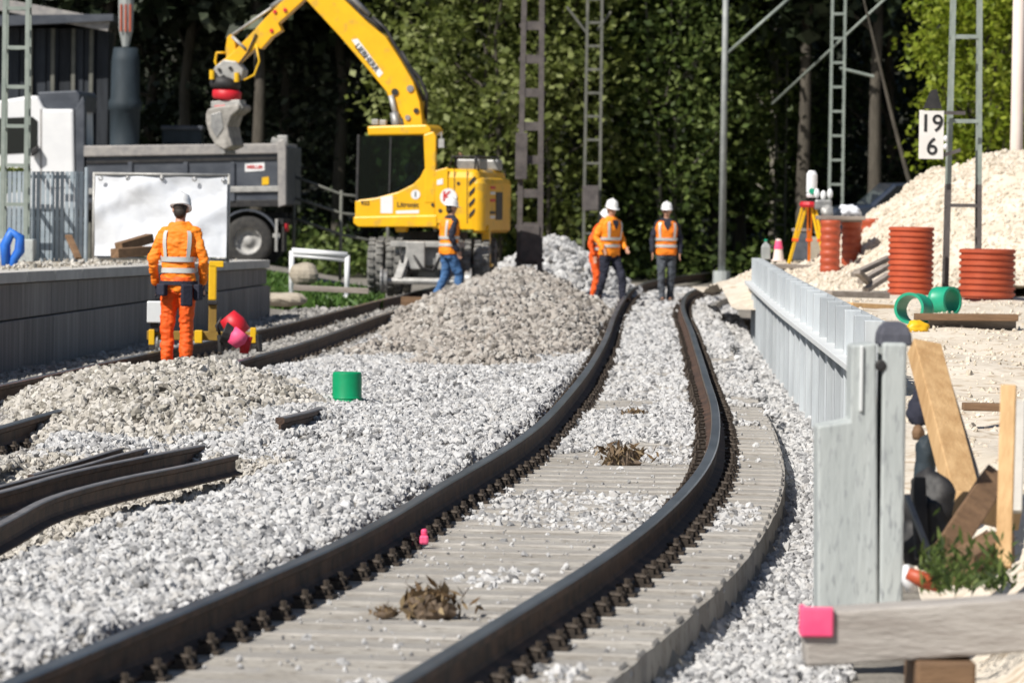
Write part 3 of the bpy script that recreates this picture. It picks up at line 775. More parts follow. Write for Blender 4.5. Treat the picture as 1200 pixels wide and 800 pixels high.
# engine hood and counterweight: rounded plan
def plan(x0, x1, hw, r, n=6):
    p = [(x0, -hw)]
    for k in range(n + 1): a = -math.pi / 2 + math.pi / 2 * k / n; p.append((x1 - r + r * math.cos(a), -hw + r + r * math.sin(a)))
    for k in range(n + 1): a = math.pi / 2 * k / n; p.append((x1 - r + r * math.cos(a), hw - r + r * math.sin(a)))
    return p + [(x0, hw)]
def stack(b, x0, x1, hw, r, levels):
    b.loft([[(x, y, z) for x, y in plan(x0 + i * .3, x1 - i, hw - i, r)] for z, i in levels]); return b
stack(MB(), .26, 1.10, 1.19, .12, [(1.2, 0), (2.12, 0), (2.22, .03), (2.27, .10), (2.28, .2)]).build('engine_hood', 'yellow', ex)
stack(MB(), 1.02, 1.2, 1.2, .16, [(1.13, .06), (1.18, .0), (2.02, 0), (2.10, .03), (2.14, .1)]).build('counterweight', 'yellow', ex)
b = MB(); b.prism([EL(510, 200), EL(525, 196), EL(525, 262), EL(510, 262)], -1.215, -1.19); b.build('hood_door', 'yellow', ex, bevel=.01)
for k in range(4):
    y = 209 + k * 12.6
    tp(ex, [(549.5, y + 9), (549.5, y + 4.2), (556.5, y - 3.2), (556.5, y + 1.6)], -1.205, -1.196).build('hazard_stripe', 'ink', ex)
def disc(px, py, r, ly, mat, name):
    x, z = EL(px, py, ly); b = MB(); b.lathe([(0, .004), (r, .004), (r, 0)], (x, ly, z), (0, -1, 0), 20); return b.build(name, mat, ex)
disc(525.5, 231, .155, -1.218, 'white', 'logo_plate'); x, z = EL(524, 230.5); text('K', .24, 'redink', ex, (x, -1.226, z), (math.pi / 2, 0, 0), 'logo_letter', .002, .006)
disc(487, 228, .085, -1.203, 'white', 'number_plate'); x, z = EL(487, 228); text('1', .13, 'ink', ex, (x, -1.210, z), (math.pi / 2, 0, 0), 'number_lettering', .002, .004)
tp(ex, [(446, 231), (460, 229), (460, 250), (446, 250)], -1.205, -1.198).build('white_sticker', 'white', ex)
tp(ex, [(464, 247), (491, 246), (491, 250), (464, 250.5)], -1.205, -1.198).build('white_stripe', 'white', ex)
x, z = EL(428, 238); text('922', .11, 'ink', ex, (x, -1.206, z), (math.pi / 2, 0, 0), 'model_lettering', .002, .002)
x, z = EL(478, 240); text('Litronic', .13, 'ink', ex, (x, -1.206, z), (math.pi / 2, 0, 0), 'model_lettering', .002, .002)
tp(ex, [(512, 211), (519, 209), (519, 216), (512, 217)], -1.222, -1.216).build('warning_sticker', 'white', ex)
disc(537, 215, .03, -1.2, 'dark', 'lock'); disc(516, 247, .035, -1.22, 'dark', 'lock'); disc(507, 240, .03, -1.215, 'dark', 'lock')
for k, (m, zz) in enumerate((('red', 1.95), ('white', 1.85), ('red', 1.72), ('ink', 1.5), ('white', 1.42))):
    b = MB(); b.box((1.203, -.5, zz), (.012, .4, .05)); b.build('rear_marking', m, ex)
tp(ex, [(528, 205), (545, 204), (545, 222), (528, 223)], -1.2, -1.193).build('vent_grille', 'dark', ex) if False else None
for px in (532, 547): tp(ex, [(px, 198), (px + .8, 198), (px + .8, 262), (px, 262)], -1.197, -1.185).build('panel_gap', 'dark', ex)
for k in range(3):
    b = MB(); b.tube([(EL(x, y, BYH)[0], BYH + .08 * k, EL(x, y, BYH)[1]) for x, y in ((300 - 6 * k, 40), (290 - 4 * k, 62), (278 - 2 * k, 78), (270, 92))], .018, 6); b.build('hydraulic_hose', 'dark', ex, smooth=True)
for px, py in ((257, 82), (270, 80), (262, 90), (277, 88)):
    x, z = EL(px, py, 0); b = MB(); b.cyl((x, -.02, z), (x, .02, z), .035, n=8); b.build('bolt', 'dark', ex)
b = MB(); b.box((1.204, .05, 1.62), (.01, .55, .5)); b.build('rear_grille', 'dark', ex)
b = MB()
for x in (.62, .98):
    for y in (-1.0, .9): b.cyl((x, y, 2.24), (x, y, 2.50), .02, n=6)
for y in (-1.0, .9): b.tube([(.5, y, 2.26), (.56, y, 2.5), (1.0, y, 2.5), (1.06, y, 2.15)], .02, 6)
b.tube([(1.0, -1.0, 2.5), (1.0, .9, 2.5)], .02, 6); b.build('handrail', 'dark', ex, smooth=True)
b = MB(); b.box((.75, -.2, 2.36), (.42, .7, .2)); b.box((.95, .6, 2.36), (.3, .4, .2)); b.build('air_intake', 'steel', ex, bevel=.03)
b = MB(); b.tube([(.42, .2, 2.26), (.42, .2, 2.5), (.46, .2, 2.56)], .05, 10); b.build('exhaust', 'timber_brown', ex, smooth=True)
b = MB(); b.tube([(EL(513, 158)[0], -1.15, EL(513, 158)[1]), (EL(519, 155)[0], -1.3, EL(519, 155)[1]), (EL(519, 165)[0], -1.32, EL(519, 165)[1])], .012, 6); x, z = EL(519, 168); b.box((x, -1.32, z), (.1, .03, .16)); b.build('mirror', 'steel_lt', ex)
b = MB(); x, z = EL(437, 143); b.box((x, -1.0, z), (.12, .1, .1)); b.box((x, -.4, z), (.12, .1, .1)); b.build('work_light', 'steel_lt', ex, bevel=.01)
# boom
BY = .0
tp(ex, [(476, 160), (472, 140), (458, 122), (453, 108), (428, 78), (398, 43), (362, 4), (338, -22), (350, -36), (372, -26), (405, 2), (432, 28), (452, 44), (470, 72), (484, 96), (492, 120), (497, 160)], BY, BY + .38).build('boom', 'yellow', ex, bevel=.02)
tp(ex, [(412, 47), (419, 45.5), (449, 86), (444, 91)], BY - .006, BY + .001).build('boom_plate', 'white', ex)
(xa, za), (xb, zb) = EL(413.5, 48, BY), EL(446, 88, BY)
text('LIEBHERR', .145, 'ink', ex, ((xa + xb) / 2 + .005, BY - .01, (za + zb) / 2), (math.pi / 2, -math.atan2(zb - za, xb - xa), 0), 'boom_lettering', .002, .004)
def rod(a, b_, r, mat, name, ly=BY - .05, n=8):
    (x0, z0), (x1, z1) = EL(*a, ly), EL(*b_, ly); m = MB(); m.cyl((x0, ly, z0), (x1, ly, z1), r, n=n); return m.build(name, mat, ex, smooth=True)
rod((466, 156), (462, 132), .085, 'steel', 'lift_cylinder'); rod((465, 140), (458, 112), .05, 'steel_lt', 'lift_rod')
rod((474, 158), (470, 138), .07, 'dark', 'lift_cylinder', BY + .42)
for k, (px, py) in enumerate(((463, 108), (481, 104), (488, 130), (478, 138))):
    x, z = EL(px, py, BY); b = MB(); b.cyl((x, BY - .03, z), (x, BY + .41, z), .065 if k < 2 else .05, n=12); b.build('pivot_pin', 'dark' if k % 2 == 0 else 'steel', ex)
for k, pts in enumerate(([(404, -4), (414, 6), (424, 18), (438, 26), (448, 38)], [(436, 20), (452, 34), (462, 52), (474, 72), (488, 96), (497, 118)], [(470, 60), (480, 78), (492, 92), (500, 110), (499, 140)])):
    b = MB(); b.tube([(EL(x, y, BY + .15 + .05 * k)[0], BY + .15 + .05 * k, EL(x, y, BY + .15 + .05 * k)[1]) for x, y in pts], .035, 6); b.build('hydraulic_hose', 'dark', ex, smooth=True)
rod((432, 18), (398, -16), .06, 'steel', 'arm_cylinder', BY + .19)
# arm
tp(ex, [(398, -50), (384, -52), (340, -8), (312, 20), (290, 44), (270, 64), (256, 74), (262, 84), (275, 78), (300, 56), (306, 58), (318, 44), (330, 36), (326, 28), (350, 6), (392, -34)], BY + .08, BY + .32).build('arm', 'yellow', ex, bevel=.015)
for px, py in ((322, 14), (318, 36), (334, 12)):
    x, z = EL(px, py, BY + .06); b = MB(); b.cyl((x, BY + .05, z), (x, BY + .35, z), .035, n=10); b.build('pivot_pin', 'red', ex)
rod((332, 0), (271, 42), .028, 'steel_lt', 'bucket_rod', BY + .2); rod((345, -10), (318, 9), .055, 'steel', 'bucket_cylinder', BY + .2)
tp(ex, [(266, 44), (270, 40), (275, 46), (277, 66), (273, 76), (266, 74), (264, 58)], BY + .1, BY + .3).build('bucket_link', 'yellow', ex, bevel=.01)
rod((272, 43), (288, 58), .03, 'steel_lt', 'link_strut', BY + .08)
b = MB(); b.tube([(EL(x, y, BY + .02)[0], BY + .02, EL(x, y, BY + .02)[1]) for x, y in ((300, 52), (304, 72), (298, 88), (286, 94))], .02, 6); b.tube([(EL(x, y, BY + .3)[0], BY + .3, EL(x, y, BY + .3)[1]) for x, y in ((264, 62), (254, 62), (252, 72), (256, 82))], .025, 6); b.build('grab_hose', 'yellow2', ex, smooth=True)
MT['grab'] = M('muddy_bucket_steel', (.20, .19, .175), (.42, .40, .37), .7, .2, 5, .3, 20)
# tilt rotator and bucket
tp(ex, [(252, 78), (262, 70), (276, 72), (285, 82), (283, 92), (270, 96), (254, 92), (246, 88)], BY + .02, BY + .40).build('tilt_hitch', 'steel_lt', ex, bevel=.02)
b = MB(); x, z = EL(264, 98, BY + .2); b.lathe([(0, -.10), (.26, -.10), (.29, -.02), (.27, .09), (.18, .13), (0, .13)], (x, BY + .2, z), (0.1, 0, 1), 18); b.build('rotator_housing', 'dark', ex, smooth=True)
b = MB(); x, z = EL(266, 111, BY + .2); b.lathe([(0, -.1), (.24, -.1), (.27, -.04), (.27, .06), (.22, .1), (0, .1)], (x, BY + .2, z), (0.1, 0, 1), 18); b.build('rotator_ring', 'red', ex, smooth=True)
for px, py in ((249, 90), (278, 93)):
    x, z = EL(px, py, BY - .02); b = MB(); b.cyl((x, BY - .05, z - .05), (x, BY - .05, z + .12), .05, n=8); b.build('tilt_cylinder', 'yellow2', ex)
tp(ex, [(247, 119), (281, 117), (282, 124), (247, 126)], BY + .0, BY + .42).build('grab_bracket', 'steel_lt', ex, bevel=.01)
tp(ex, [(251, 124), (264, 123), (264, 131), (251, 131)], BY - .02, BY + .3).build('grab_hinge', 'red', ex, bevel=.01)
tp(ex, [(243, 128), (252, 125), (280, 122), (281, 128), (271, 136), (267, 148), (269, 160), (273, 171), (263, 176), (252, 170), (245, 158), (241, 143), (241, 134)], BY - .22, BY + .62).build('grab_bucket', 'grab', ex, bevel=.03)
for k in range(4):
    (x0, z0), (x1, z1) = EL(262, 173, BY), EL(265, 180, BY); b = MB(); b.bar((x0, BY - .15 + .235 * k, z0), (x1, BY - .15 + .235 * k, z1), .07, .07); b.build('bucket_tooth', 'steel', ex)
tp(ex, [(247, 134), (259, 131), (262, 150), (254, 162), (247, 150)], BY - .235, BY - .21).build('bucket_cheek', 'steel', ex, bevel=.01)
b = MB(); b.tube([(EL(x, y, BY - .1)[0], BY - .1, EL(x, y, BY - .1)[1]) for x, y in ((270, 128), (280, 120), (284, 126), (278, 134))], .018, 6); b.build('grab_linkage', 'steel_lt', ex, smooth=True)
# undercarriage, in line with the track
UC = Matrix.Rotation(R(12 - 2.5), 4, 'Z')
b = MB(); b.lathe([(0, .98), (.62, .98), (.62, 1.14), (0, 1.14)], n=24); b.build('slew_ring', 'dark', ex)
XF(MB().box((0, .1, .80), (.95, 3.0, .36)).box((0, -1.42, .74), (1.2, .12, .42)), UC).build('chassis', 'steel', ex, bevel=.03)
MT['tyre_dusty'] = M('dusty_tyre', (.09, .088, .083), (.24, .235, .22), .9, 0, 7, .5, 25)
def wheel(b_t, b_r, x, y, r, wd, side):
    pr = [(r * .56, -wd / 2), (r * .8, -wd / 2), (r * .95, -wd * .46), (r, -wd * .36), (r, -wd * .1), (r * .975, -wd * .07), (r * .975, wd * .07), (r, wd * .1), (r, wd * .36), (r * .95, wd * .46), (r * .8, wd / 2), (r * .56, wd / 2)]
    b_t.lathe(pr, (x, y, r), (1, 0, 0), 28)
    b_r.lathe([(0, wd * .2 * side), (r * .2, wd * .2 * side), (r * .22, wd * .1 * side), (r * .48, wd * .05 * side), (r * .56, wd * .45 * side), (r * .56, -wd * .45 * side)], (x, y, r), (1, 0, 0), 20)
for y in (-1.05, 1.35):
    XF(MB().cyl((-.95, y, .5), (.95, y, .5), .13, n=10).box((0, y, .52), (.4, .36, .4)), UC).build('axle', 'steel', ex, bevel=.02)
    for s in (-1, 1):
        for x in (.62, .95):
            bt, br = MB(), MB(); wheel(bt, br, s * x, y, .5, .29, s)
            for k in range(22):                       # tread lugs
                a = 2 * math.pi * k / 22
                for o in (-1, 1):
                    bt.box((s * x + o * .075, y + .505 * math.cos(a + o * .07), .5 + .505 * math.sin(a + o * .07)), (.11, .04, .05), Matrix.Rotation(a, 3, 'X'))
            w_ = XF(bt, UC).build('wheel', 'tyre_dusty', ex); XF(br, UC).build('rim', 'dusty', w_)
for y in (-1.95, 2.2):
    b = MB(); b.cyl((-.78, y, .27), (.78, y, .27), .06, n=8)
    for s in (-1, 1): b.bar((s * .5, y, .27), (s * .35, y * .72, .8), .14, .14)
    XF(b, UC).build('rail_axle', 'steel_lt', ex)
    for s in (-1, 1):
        XF(MB().lathe([(0, -.06), (.25, -.06), (.25, -.03), (.21, -.02), (.20, .06), (0, .06)], (s * .75, y, .27), (-s, 0, 0), 20), UC).build('rail_wheel', 'steel', ex)
XF(MB().box((-.22, -1.55, .72), (.34, .2, .5)).box((.30, -1.55, .62), (.3, .16, .3)), UC).build('hydraulic_block', 'steel_lt', ex, bevel=.02)
XF(MB().box((0, -1.58, .92), (1.34, .1, .1)), UC).build('lamp_bar', 'steel_lt', ex, bevel=.01)
XF(MB().tube([(-.3, -1.6, .8), (-.1, -1.7, .5), (.1, -1.65, .45), (.25, -1.6, .75)], .03, 6).tube([(-.5, -1.6, .9), (-.45, -1.72, .6), (-.3, -1.65, .45)], .025, 6), UC).build('hydraulic_hose', 'dark', ex, smooth=True)
b = MB(); (x0, z0), (x1, z1) = EL(570, 264, -.9), EL(570, 308, -.9); b.bar((x0, -.9, z0), (x1, -.9, z1), .13, .14); b.box((x1, -.9, z1 - .04), (.22, .22, .06)); b.build('support_leg', 'yellow', ex, bevel=.01)
tp(ex, [(462, 264), (477, 264), (475, 272), (464, 272)], -1.1, -.9).build('step_bracket', 'yellow', ex, bevel=.01)

# ------------------------------------------------------------------ tipper truck
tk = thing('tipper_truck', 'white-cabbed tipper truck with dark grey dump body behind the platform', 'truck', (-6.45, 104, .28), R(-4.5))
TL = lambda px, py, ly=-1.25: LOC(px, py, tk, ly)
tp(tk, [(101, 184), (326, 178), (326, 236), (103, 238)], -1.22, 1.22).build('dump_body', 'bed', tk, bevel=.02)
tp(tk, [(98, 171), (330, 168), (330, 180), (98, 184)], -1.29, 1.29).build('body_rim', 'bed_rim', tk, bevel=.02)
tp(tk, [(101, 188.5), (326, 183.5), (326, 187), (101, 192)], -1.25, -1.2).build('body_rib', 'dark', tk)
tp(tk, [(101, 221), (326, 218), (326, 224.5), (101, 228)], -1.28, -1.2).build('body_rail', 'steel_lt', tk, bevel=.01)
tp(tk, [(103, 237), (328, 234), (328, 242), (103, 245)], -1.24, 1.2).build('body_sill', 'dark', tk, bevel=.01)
for px in (150, 215, 270): tp(tk, [(px, 190), (px + 5, 190), (px + 5, 236), (px, 236)], -1.265, -1.2).build('body_rib', 'bed', tk, bevel=.01)
tp(tk, [(325, 166), (332, 163), (335, 166), (335, 240), (326, 243)], -1.32, -1.1).build('rear_post', 'bed_rim', tk, bevel=.015)
tp(tk, [(325, 166), (332, 163), (335, 166), (335, 240), (326, 243)], 1.1, 1.32).build('rear_post', 'bed_rim', tk, bevel=.015)
x, z0 = TL(331, 240); x, z1 = TL(331, 172); b = MB(); b.box((x + .06, 0, (z0 + z1) / 2), (.08, 2.2, z1 - z0)); b.build('tailgate', 'bed', tk, bevel=.02)
b = MB(); (xa, za), (xb, zb) = TL(318, 164), TL(330, 168); b.bar((xa, -1.22, za), (xb, -1.22, zb), .1, .12); b.box((xb + .02, -1.22, zb + .06), (.2, .16, .2)); b.build('tailgate_hinge', 'steel_lt', tk, bevel=.02)
tp(tk, [(287, 192), (310, 190.5), (310, 200), (287, 201.5)], -1.232, -1.218).build('maker_plate', 'white', tk)
x, z = TL(298.5, 196); text('MEILLER', .09, 'redink', tk, (x, -1.236, z), (math.pi / 2, 0, 0), 'maker_lettering', .002, .003)
tp(tk, [(307, 208), (315, 207), (315, 216), (307, 217)], -1.232, -1.218).build('reflector', 'yellow2', tk)
P_, S_ = [], []
b = MB()
for k in range(260):
    x = random.uniform(-2.0, 1.75); y = random.uniform(-1, 1); r = random.uniform(.06, .14)
    zt = TL(200, 178)[1] + .10 * math.exp(-((x - .9) / .5) ** 2) - .05
    b.ell((x, y, zt), (r * 1.2, r, r * .8), 7, 4)
o = b.build('load_of_rubble', 'dust', tk)
# chassis and wheels
b = MB(); z = .82
b.box((-.85, -.4, .95), (5.5, .1, .26)).box((-.85, .4, .95), (5.5, .1, .26)).box((1.85, 0, .9), (.15, 2.3, .12)); b.build('chassis', 'dark', tk)
for wx in (1.22, -.15, -3.6):
    for s in (-1, 1):
        bt, br = MB(), MB(); wheel(bt, br, 0, 0, .5, .34, s)
        m = Matrix.Translation((wx, s * 1.05, 0)) @ Matrix.Rotation(math.pi / 2, 4, 'Z') @ Matrix.Diagonal((1, 1, 1, 1))
        if s < 0: m = Matrix.Translation((wx, s * 1.05, 0)) @ Matrix.Rotation(-math.pi / 2, 4, 'Z') @ Matrix.Scale(-1, 4, (1, 0, 0))
        w_ = XF(bt, m).build('wheel', 'rubber', tk, smooth=True); XF(br, m).build('rim', 'dusty', w_, smooth=True)
for wx in (1.22, -.15):
    b = MB(); n = 14; lo = []; hi = []
    for k in range(n + 1): a = math.pi * (.02 + .96 * k / n); lo.append((wx + .64 * math.cos(a), .5 + .64 * math.sin(a)))
    for k in range(n, -1, -1): a = math.pi * (.02 + .96 * k / n); lo.append((wx + .60 * math.cos(a), .5 + .60 * math.sin(a)))
    b.prism(lo, -1.25, -.8); b.build('mudguard', 'bed', tk)
b = MB(); b.box((1.93, -.95, .55), (.04, .5, .5)); b.build('mud_flap', 'rubber', tk)
b = MB(); b.box((1.96, -.9, .78), (.06, .42, .16)); b.build('tail_lamp', 'red', tk, bevel=.01)
b = MB(); b.bar((1.80, -1.22, .95), (1.80, -1.22, .3), .05, .08).bar((1.87, -1.22, .62), (1.73, -1.22, .62), .05, .08); b.build('underrun_bracket', 'steel_lt', tk)
# cab
tp(tk, [(-45, 125), (30, 113), (44, 112), (52, 128), (86, 128), (88, 245), (-48, 245), (-50, 190)], -1.24, 1.24).build('cab_body', 'white', tk, bevel=.05)
tp(tk, [(44, 108), (90, 106), (94, 112), (92, 130), (58, 131), (50, 126)], -1.1, 1.1).build('roof_spoiler', 'bed', tk, bevel=.03)
tp(tk, [(-36, 140), (38, 137), (44, 142), (44, 172), (36, 179), (-38, 183)], -1.255, -1.235).build('side_window', 'glass_dark', tk, bevel=.004)
b = MB()
for p in ([(47, 128), (49, 128), (49, 242), (47, 242)], [(49, 220), (86, 219), (86, 220.5), (49, 221.5)]): tp(tk, p, -1.246, -1.236, b)
b.build('panel_gap', 'bed_rim', tk)
tp(tk, [(88, 128), (97, 112), (99, 118), (99, 245), (89, 245)], -1.2, -.9).build('air_stack', 'bed', tk, bevel=.02)
tp(tk, [(36, 176), (44, 170), (44, 178), (36, 184)], -1.45, -1.26).build('mirror', 'dark', tk, bevel=.02)

# ------------------------------------------------------------------ people
TOR = np.array([(.80, .168, .118), (.90, .178, .128), (1.0, .168, .122), (1.08, .162, .118), (1.2, .176, .126), (1.32, .193, .130), (1.41, .190, .116), (1.46, .150, .098), (1.50, .095, .078), (1.54, .066, .066)])
def surf(a, z, off, lean):
    rx = np.interp(z, TOR[:, 0], TOR[:, 1]) + off; ry = np.interp(z, TOR[:, 0], TOR[:, 2]) + off
    c, s = math.cos(a), math.sin(a); e = .82
    k = max(0, z - .92)
    return Vector((rx * math.copysign(abs(c) ** e, c) + lean[0] * k, ry * math.copysign(abs(s) ** e, s) + lean[1] * k, z))
def torso(b, off, z0, z1, lean, n=20):
    zs = np.linspace(z0, z1, 14); b.loft([[surf(2 * math.pi * k / n, z, off, lean) for k in range(n)] for z in zs]); return b
def remesh(b, voxel, wr=0., ws=9., it=3):
    me = b.mesh('tmp'); o = bpy.data.objects.new('tmp', me); COL.objects.link(o)
    r = o.modifiers.new('r', 'REMESH'); r.mode = 'VOXEL'; r.voxel_size = voxel
    s = o.modifiers.new('s', 'SMOOTH'); s.factor = .5; s.iterations = it
    dg = bpy.context.evaluated_depsgraph_get(); out = bpy.data.meshes.new_from_object(o.evaluated_get(dg))
    bpy.data.objects.remove(o); bpy.data.meshes.remove(me)
    if wr:
        ns = [v.normal.copy() for v in out.vertices]
        for v, n_ in zip(out.vertices, ns):
            v.co += n_ * wr * (noise.noise(v.co * ws) + .6 * noise.noise(Vector((v.co.x, v.co.y, v.co.z * 2.4)) * ws * 1.7))
    for p in out.polygons: p.use_smooth = True
    out.materials.clear(); return out
def hand(b, wr, direction, side, curl=.5):
    d = Vector(direction).normalized(); f = Vector((0, -1, 0)); f = (f - d * f.dot(d)).normalized(); s_ = d.cross(f)
    pc = wr + d * .05
    for k in range(4): b.cap(wr + d * .015, wr + d * .085 + f * (.03 - k * .02), .014, .012, 6)
    for k, L in enumerate((.062, .072, .068, .054)):
        p0 = wr + d * .085 + f * (.03 - k * .02); inn = s_ * (-side) * .5
        p1 = p0 + (d + inn * curl * .5).normalized() * L * .5; p2 = p1 + (d + inn * curl * 1.8).normalized() * L * .5
        b.cap(p0, p1, .0105, .0095, 6); b.cap(p1, p2, .0095, .008, 6)
    t0 = wr + d * .03 + f * .025; t1 = t0 + (d * .6 + f * .8).normalized() * .035; t2 = t1 + (d * .9 + f * .3).normalized() * .03
    b.cap(t0, t1, .013, .011, 6); b.cap(t1, t2, .011, .009, 6)
def person(label, loc, rz, J, top, legs, turn=0., nod=0., lean=(0, 0), vest=None, scale=1., stripes=True, boots='boot', belt=False, glove=None, vneck=True):
    p = thing('person', label, 'person', loc, rz); p.scale = (scale * .93, scale * .95, scale)
    V = {k: Vector(v) for k, v in J.items()}
    k = 1.44 - .92; sh = Vector((lean[0] * k, lean[1] * k, 0))
    neck = Vector((lean[0] * .6, lean[1] * .6 - .005, 1.5)); HR = Matrix.Rotation(turn, 3, 'Z') @ Matrix.Rotation(nod, 3, 'X')
    def H(x, y, z): return neck + HR @ Vector((x, y, z))
    b = MB(); torso(b, -.018, .82, 1.5, lean)
    b.cap(neck + Vector((0, 0, -.04)), H(0, -.01, .1), .058, .052)
    b.ell(H(0, 0, .175), (.076, .095, .105), 14, 10, HR); b.ell(H(0, -.03, .11), (.056, .065, .065), 12, 8, HR)
    b.ell(H(0, -.098, .145), (.015, .022, .03), 8, 6, HR); b.ell(H(0, -.085, .19), (.05, .016, .014), 8, 6, HR); b.ell(H(0, -.083, .092), (.024, .012, .013), 8, 6, HR)
    for s in (-1, 1): b.ell(H(s * .078, .012, .15), (.014, .026, .036), 8, 6, HR)
    for s, n_ in ((-1, 'L'), (1, 'R')):
        S0 = Vector((s * .17, 0, 1.42)) + sh
        b.cap(S0, V['el' + n_], .046, .038); b.cap(V['el' + n_], V['wr' + n_], .038, .027)
        hand(b, V['wr' + n_], V['wr' + n_] - V['el' + n_], s)
        b.cap((s * .09, 0, .9), V['kn' + n_], .08, .055); b.cap(V['kn' + n_], V['an' + n_], .054, .04)
        b.cap(V['an' + n_], V['an' + n_] + Vector((0, -.12, -.045)), .035, .028)
    link('body', remesh(b, .0085), 'skin', p)
    for s in (-1, 1):
        m = MB(); m.ell(H(s * .032, -.088, .163), (.012, .008, .008), 8, 6, HR); m.build('eye', 'ink', p, smooth=True)
    b = MB(); b.ell(H(0, .022, .185), (.082, .09, .10), 14, 10, HR); b.ell(H(0, .04, .12), (.07, .06, .07), 12, 8, HR); b.build('hair', 'hair', p, smooth=True)
    # trousers
    b = MB(); torso(b, .012, .80, .98, lean)
    for s, n_ in ((-1, 'L'), (1, 'R')):
        kn, an = V['kn' + n_], V['an' + n_]
        b.cap((s * .088, 0, .88), kn, .108, .078); b.cap(kn, an + Vector((0, .005, .04)), .078, .066); b.cap(an + Vector((0, .0, .05)), an + Vector((0, .0, .0)), .068, .074)
    link('trousers', remesh(b, .010, .020, 9), legs, p)
    # upper garment with sleeves
    b = MB(); torso(b, .010, .84, 1.525, lean)
    for s, n_ in ((-1, 'L'), (1, 'R')):
        S0 = Vector((s * .165, 0, 1.415)) + sh
        b.cap(S0, V['el' + n_], .070, .058); b.cap(V['el' + n_], V['wr' + n_] + (V['el' + n_] - V['wr' + n_]) * .06, .058, .046)
    link('jacket' if vest is None else 'shirt', remesh(b, .010, .019, 10), top, p)
    o_ = .016
    if vest:
        b = MB(); torso(b, .030, .86, 1.47, lean)
        for s in (-1, 1): b.ell(Vector((s * .155, 0, 1.42)) + sh, (.055, .09, .05))
        link('safety_vest', remesh(b, .010, .013, 9), vest, p); o_ = .040
        if vneck:
            b = MB(); n = 6
            pts = []
            for i in range(n + 1):
                z = 1.30 + .17 * i / n; wv = .33 * i / n
                pts.append((surf(-math.pi / 2 - wv, z, .044, lean), surf(-math.pi / 2 + wv, z, .044, lean)))
            vs = [q for pr in pts for q in pr]; b.add(vs, [(2 * i, 2 * i + 1, 2 * i + 3, 2 * i + 2) for i in range(n)]); b.build('neck_opening', 'navy', p, smooth=True)
    if stripes:
        n = 32
        for z in (1.02, 1.13) if not vest else (1.0, 1.12):
            b = MB(); b.loft([[surf(2 * math.pi * k / n, zz, o_ + .006, lean) for k in range(n)] for zz in (z, z + .05)], cap=False); b.build('reflective_band', 'reflect', p, smooth=True)
        for side in (-1, 1):
            for fb in (-1, 1):
                b = MB(); vs = []
                for i in range(13):
                    z = 1.17 + .27 * i / 12
                    a0 = math.pi / 2 * fb + side * .62 * -fb * (1 if fb > 0 else 1)
                    for da in (-.13, .13): vs.append(surf(a0 + da, z, o_ + .007, lean))
                b.add(vs, [(2 * i, 2 * i + 1, 2 * i + 3, 2 * i + 2) for i in range(12)]); b.build('reflective_strap', 'reflect', p, smooth=True)
    for s, n_ in ((-1, 'L'), (1, 'R')):
        an = V['an' + n_]; b = MB(); b.cap(an + Vector((0, .01, .07)), an + Vector((0, .01, -.03)), .062, .052); b.cap(an + Vector((0, .0, -.045)), an + Vector((s * .02, -.14, -.055)), .045, .04)
        me = remesh(b, .01)
        for v in me.vertices: v.co.z = max(v.co.z, an.z - .09)
        link('boot', me, boots, p)
        if glove:
            b = MB(); hand(b, V['wr' + n_], V['wr' + n_] - V['el' + n_], s); b.v = [tuple(Vector(q) + (Vector(q) - (V['wr' + n_] + Vector((0, 0, -.06)))) * .18) for q in b.v]; link('glove', remesh(b, .007), glove, p)
    # helmet
    b = MB(); prof = [(.155, -.012), (.150, -.004), (.118, .0), (.116, .03), (.108, .07), (.088, .105), (.05, .125), (0, .130)]
    n = 28; rings = []
    for r, z in prof:
        ring = []
        for k in range(n):
            a = 2 * math.pi * k / n; c, s_ = math.cos(a), math.sin(a); rr = r
            if r > .12: rr = .122 + .004 + .05 * max(0, -s_) ** 3 * (1 if r > .152 else .95)
            ring.append(H(rr * c * .93, rr * s_ * 1.12 + .005, .195 + z - .012 * max(0, -s_)))
        rings.append(ring)
    b.loft(rings)
    hm = b.build('helmet', 'helmet', p, smooth=True)
    b = MB(); b.tube([H(0, -.11, .262), H(0, -.06, .315), H(0, 0, .333), H(0, .06, .315), H(0, .115, .262)], .012, 6); b.build('helmet_ridge', 'helmet', hm, smooth=True)
    if belt:
        b = MB(); n = 24; b.loft([[surf(2 * math.pi * k / n, zz, .03, lean) for k in range(n)] for zz in (.90, .94)], cap=False); b.build('tool_belt', 'navy', p)
        for a, h in ((math.pi * .66, .22), (math.pi * .30, .12), (math.pi * .95, .16)):
            c = surf(a, .88, .05, lean); b = MB(); b.box(c + Vector((0, 0, .03 - h / 2)), (.12, .07, h), Matrix.Rotation(a - math.pi / 2, 3, 'Z')); b.build('tool_pouch', 'navy', p, bevel=.015)
    return p
STAND = dict(elL=(-.255, .03, 1.15), elR=(.255, .03, 1.15), wrL=(-.26, -.06, .91), wrR=(.26, -.06, .91), knL=(-.11, -.02, .50), knR=(.11, -.02, .50), anL=(-.12, .02, .09), anR=(.12, .02, .09))
def J(**k): d = dict(STAND); d.update(k); return d
def foot(px, py, z, height_px, dz=0):     # place by where the feet are
    return G(px, py, z)
# lone worker, back to the camera, looking down at the track
person('worker seen from behind in orange jacket and trousers, standing by the platform', (-3.50, 53.6, -.17), R(172),
       J(elL=(-.27, .0, 1.16), elR=(.28, .02, 1.15), wrL=(-.24, -.14, .93), wrR=(.27, -.10, .92), knL=(-.095, -.02, .5), knR=(.12, -.03, .5), anL=(-.09, .02, .09), anR=(.12, -.02, .09)),
       'hivis', 'hivis2', nod=R(16), lean=(0, -.05), belt=True, glove='navy', scale=1.05)
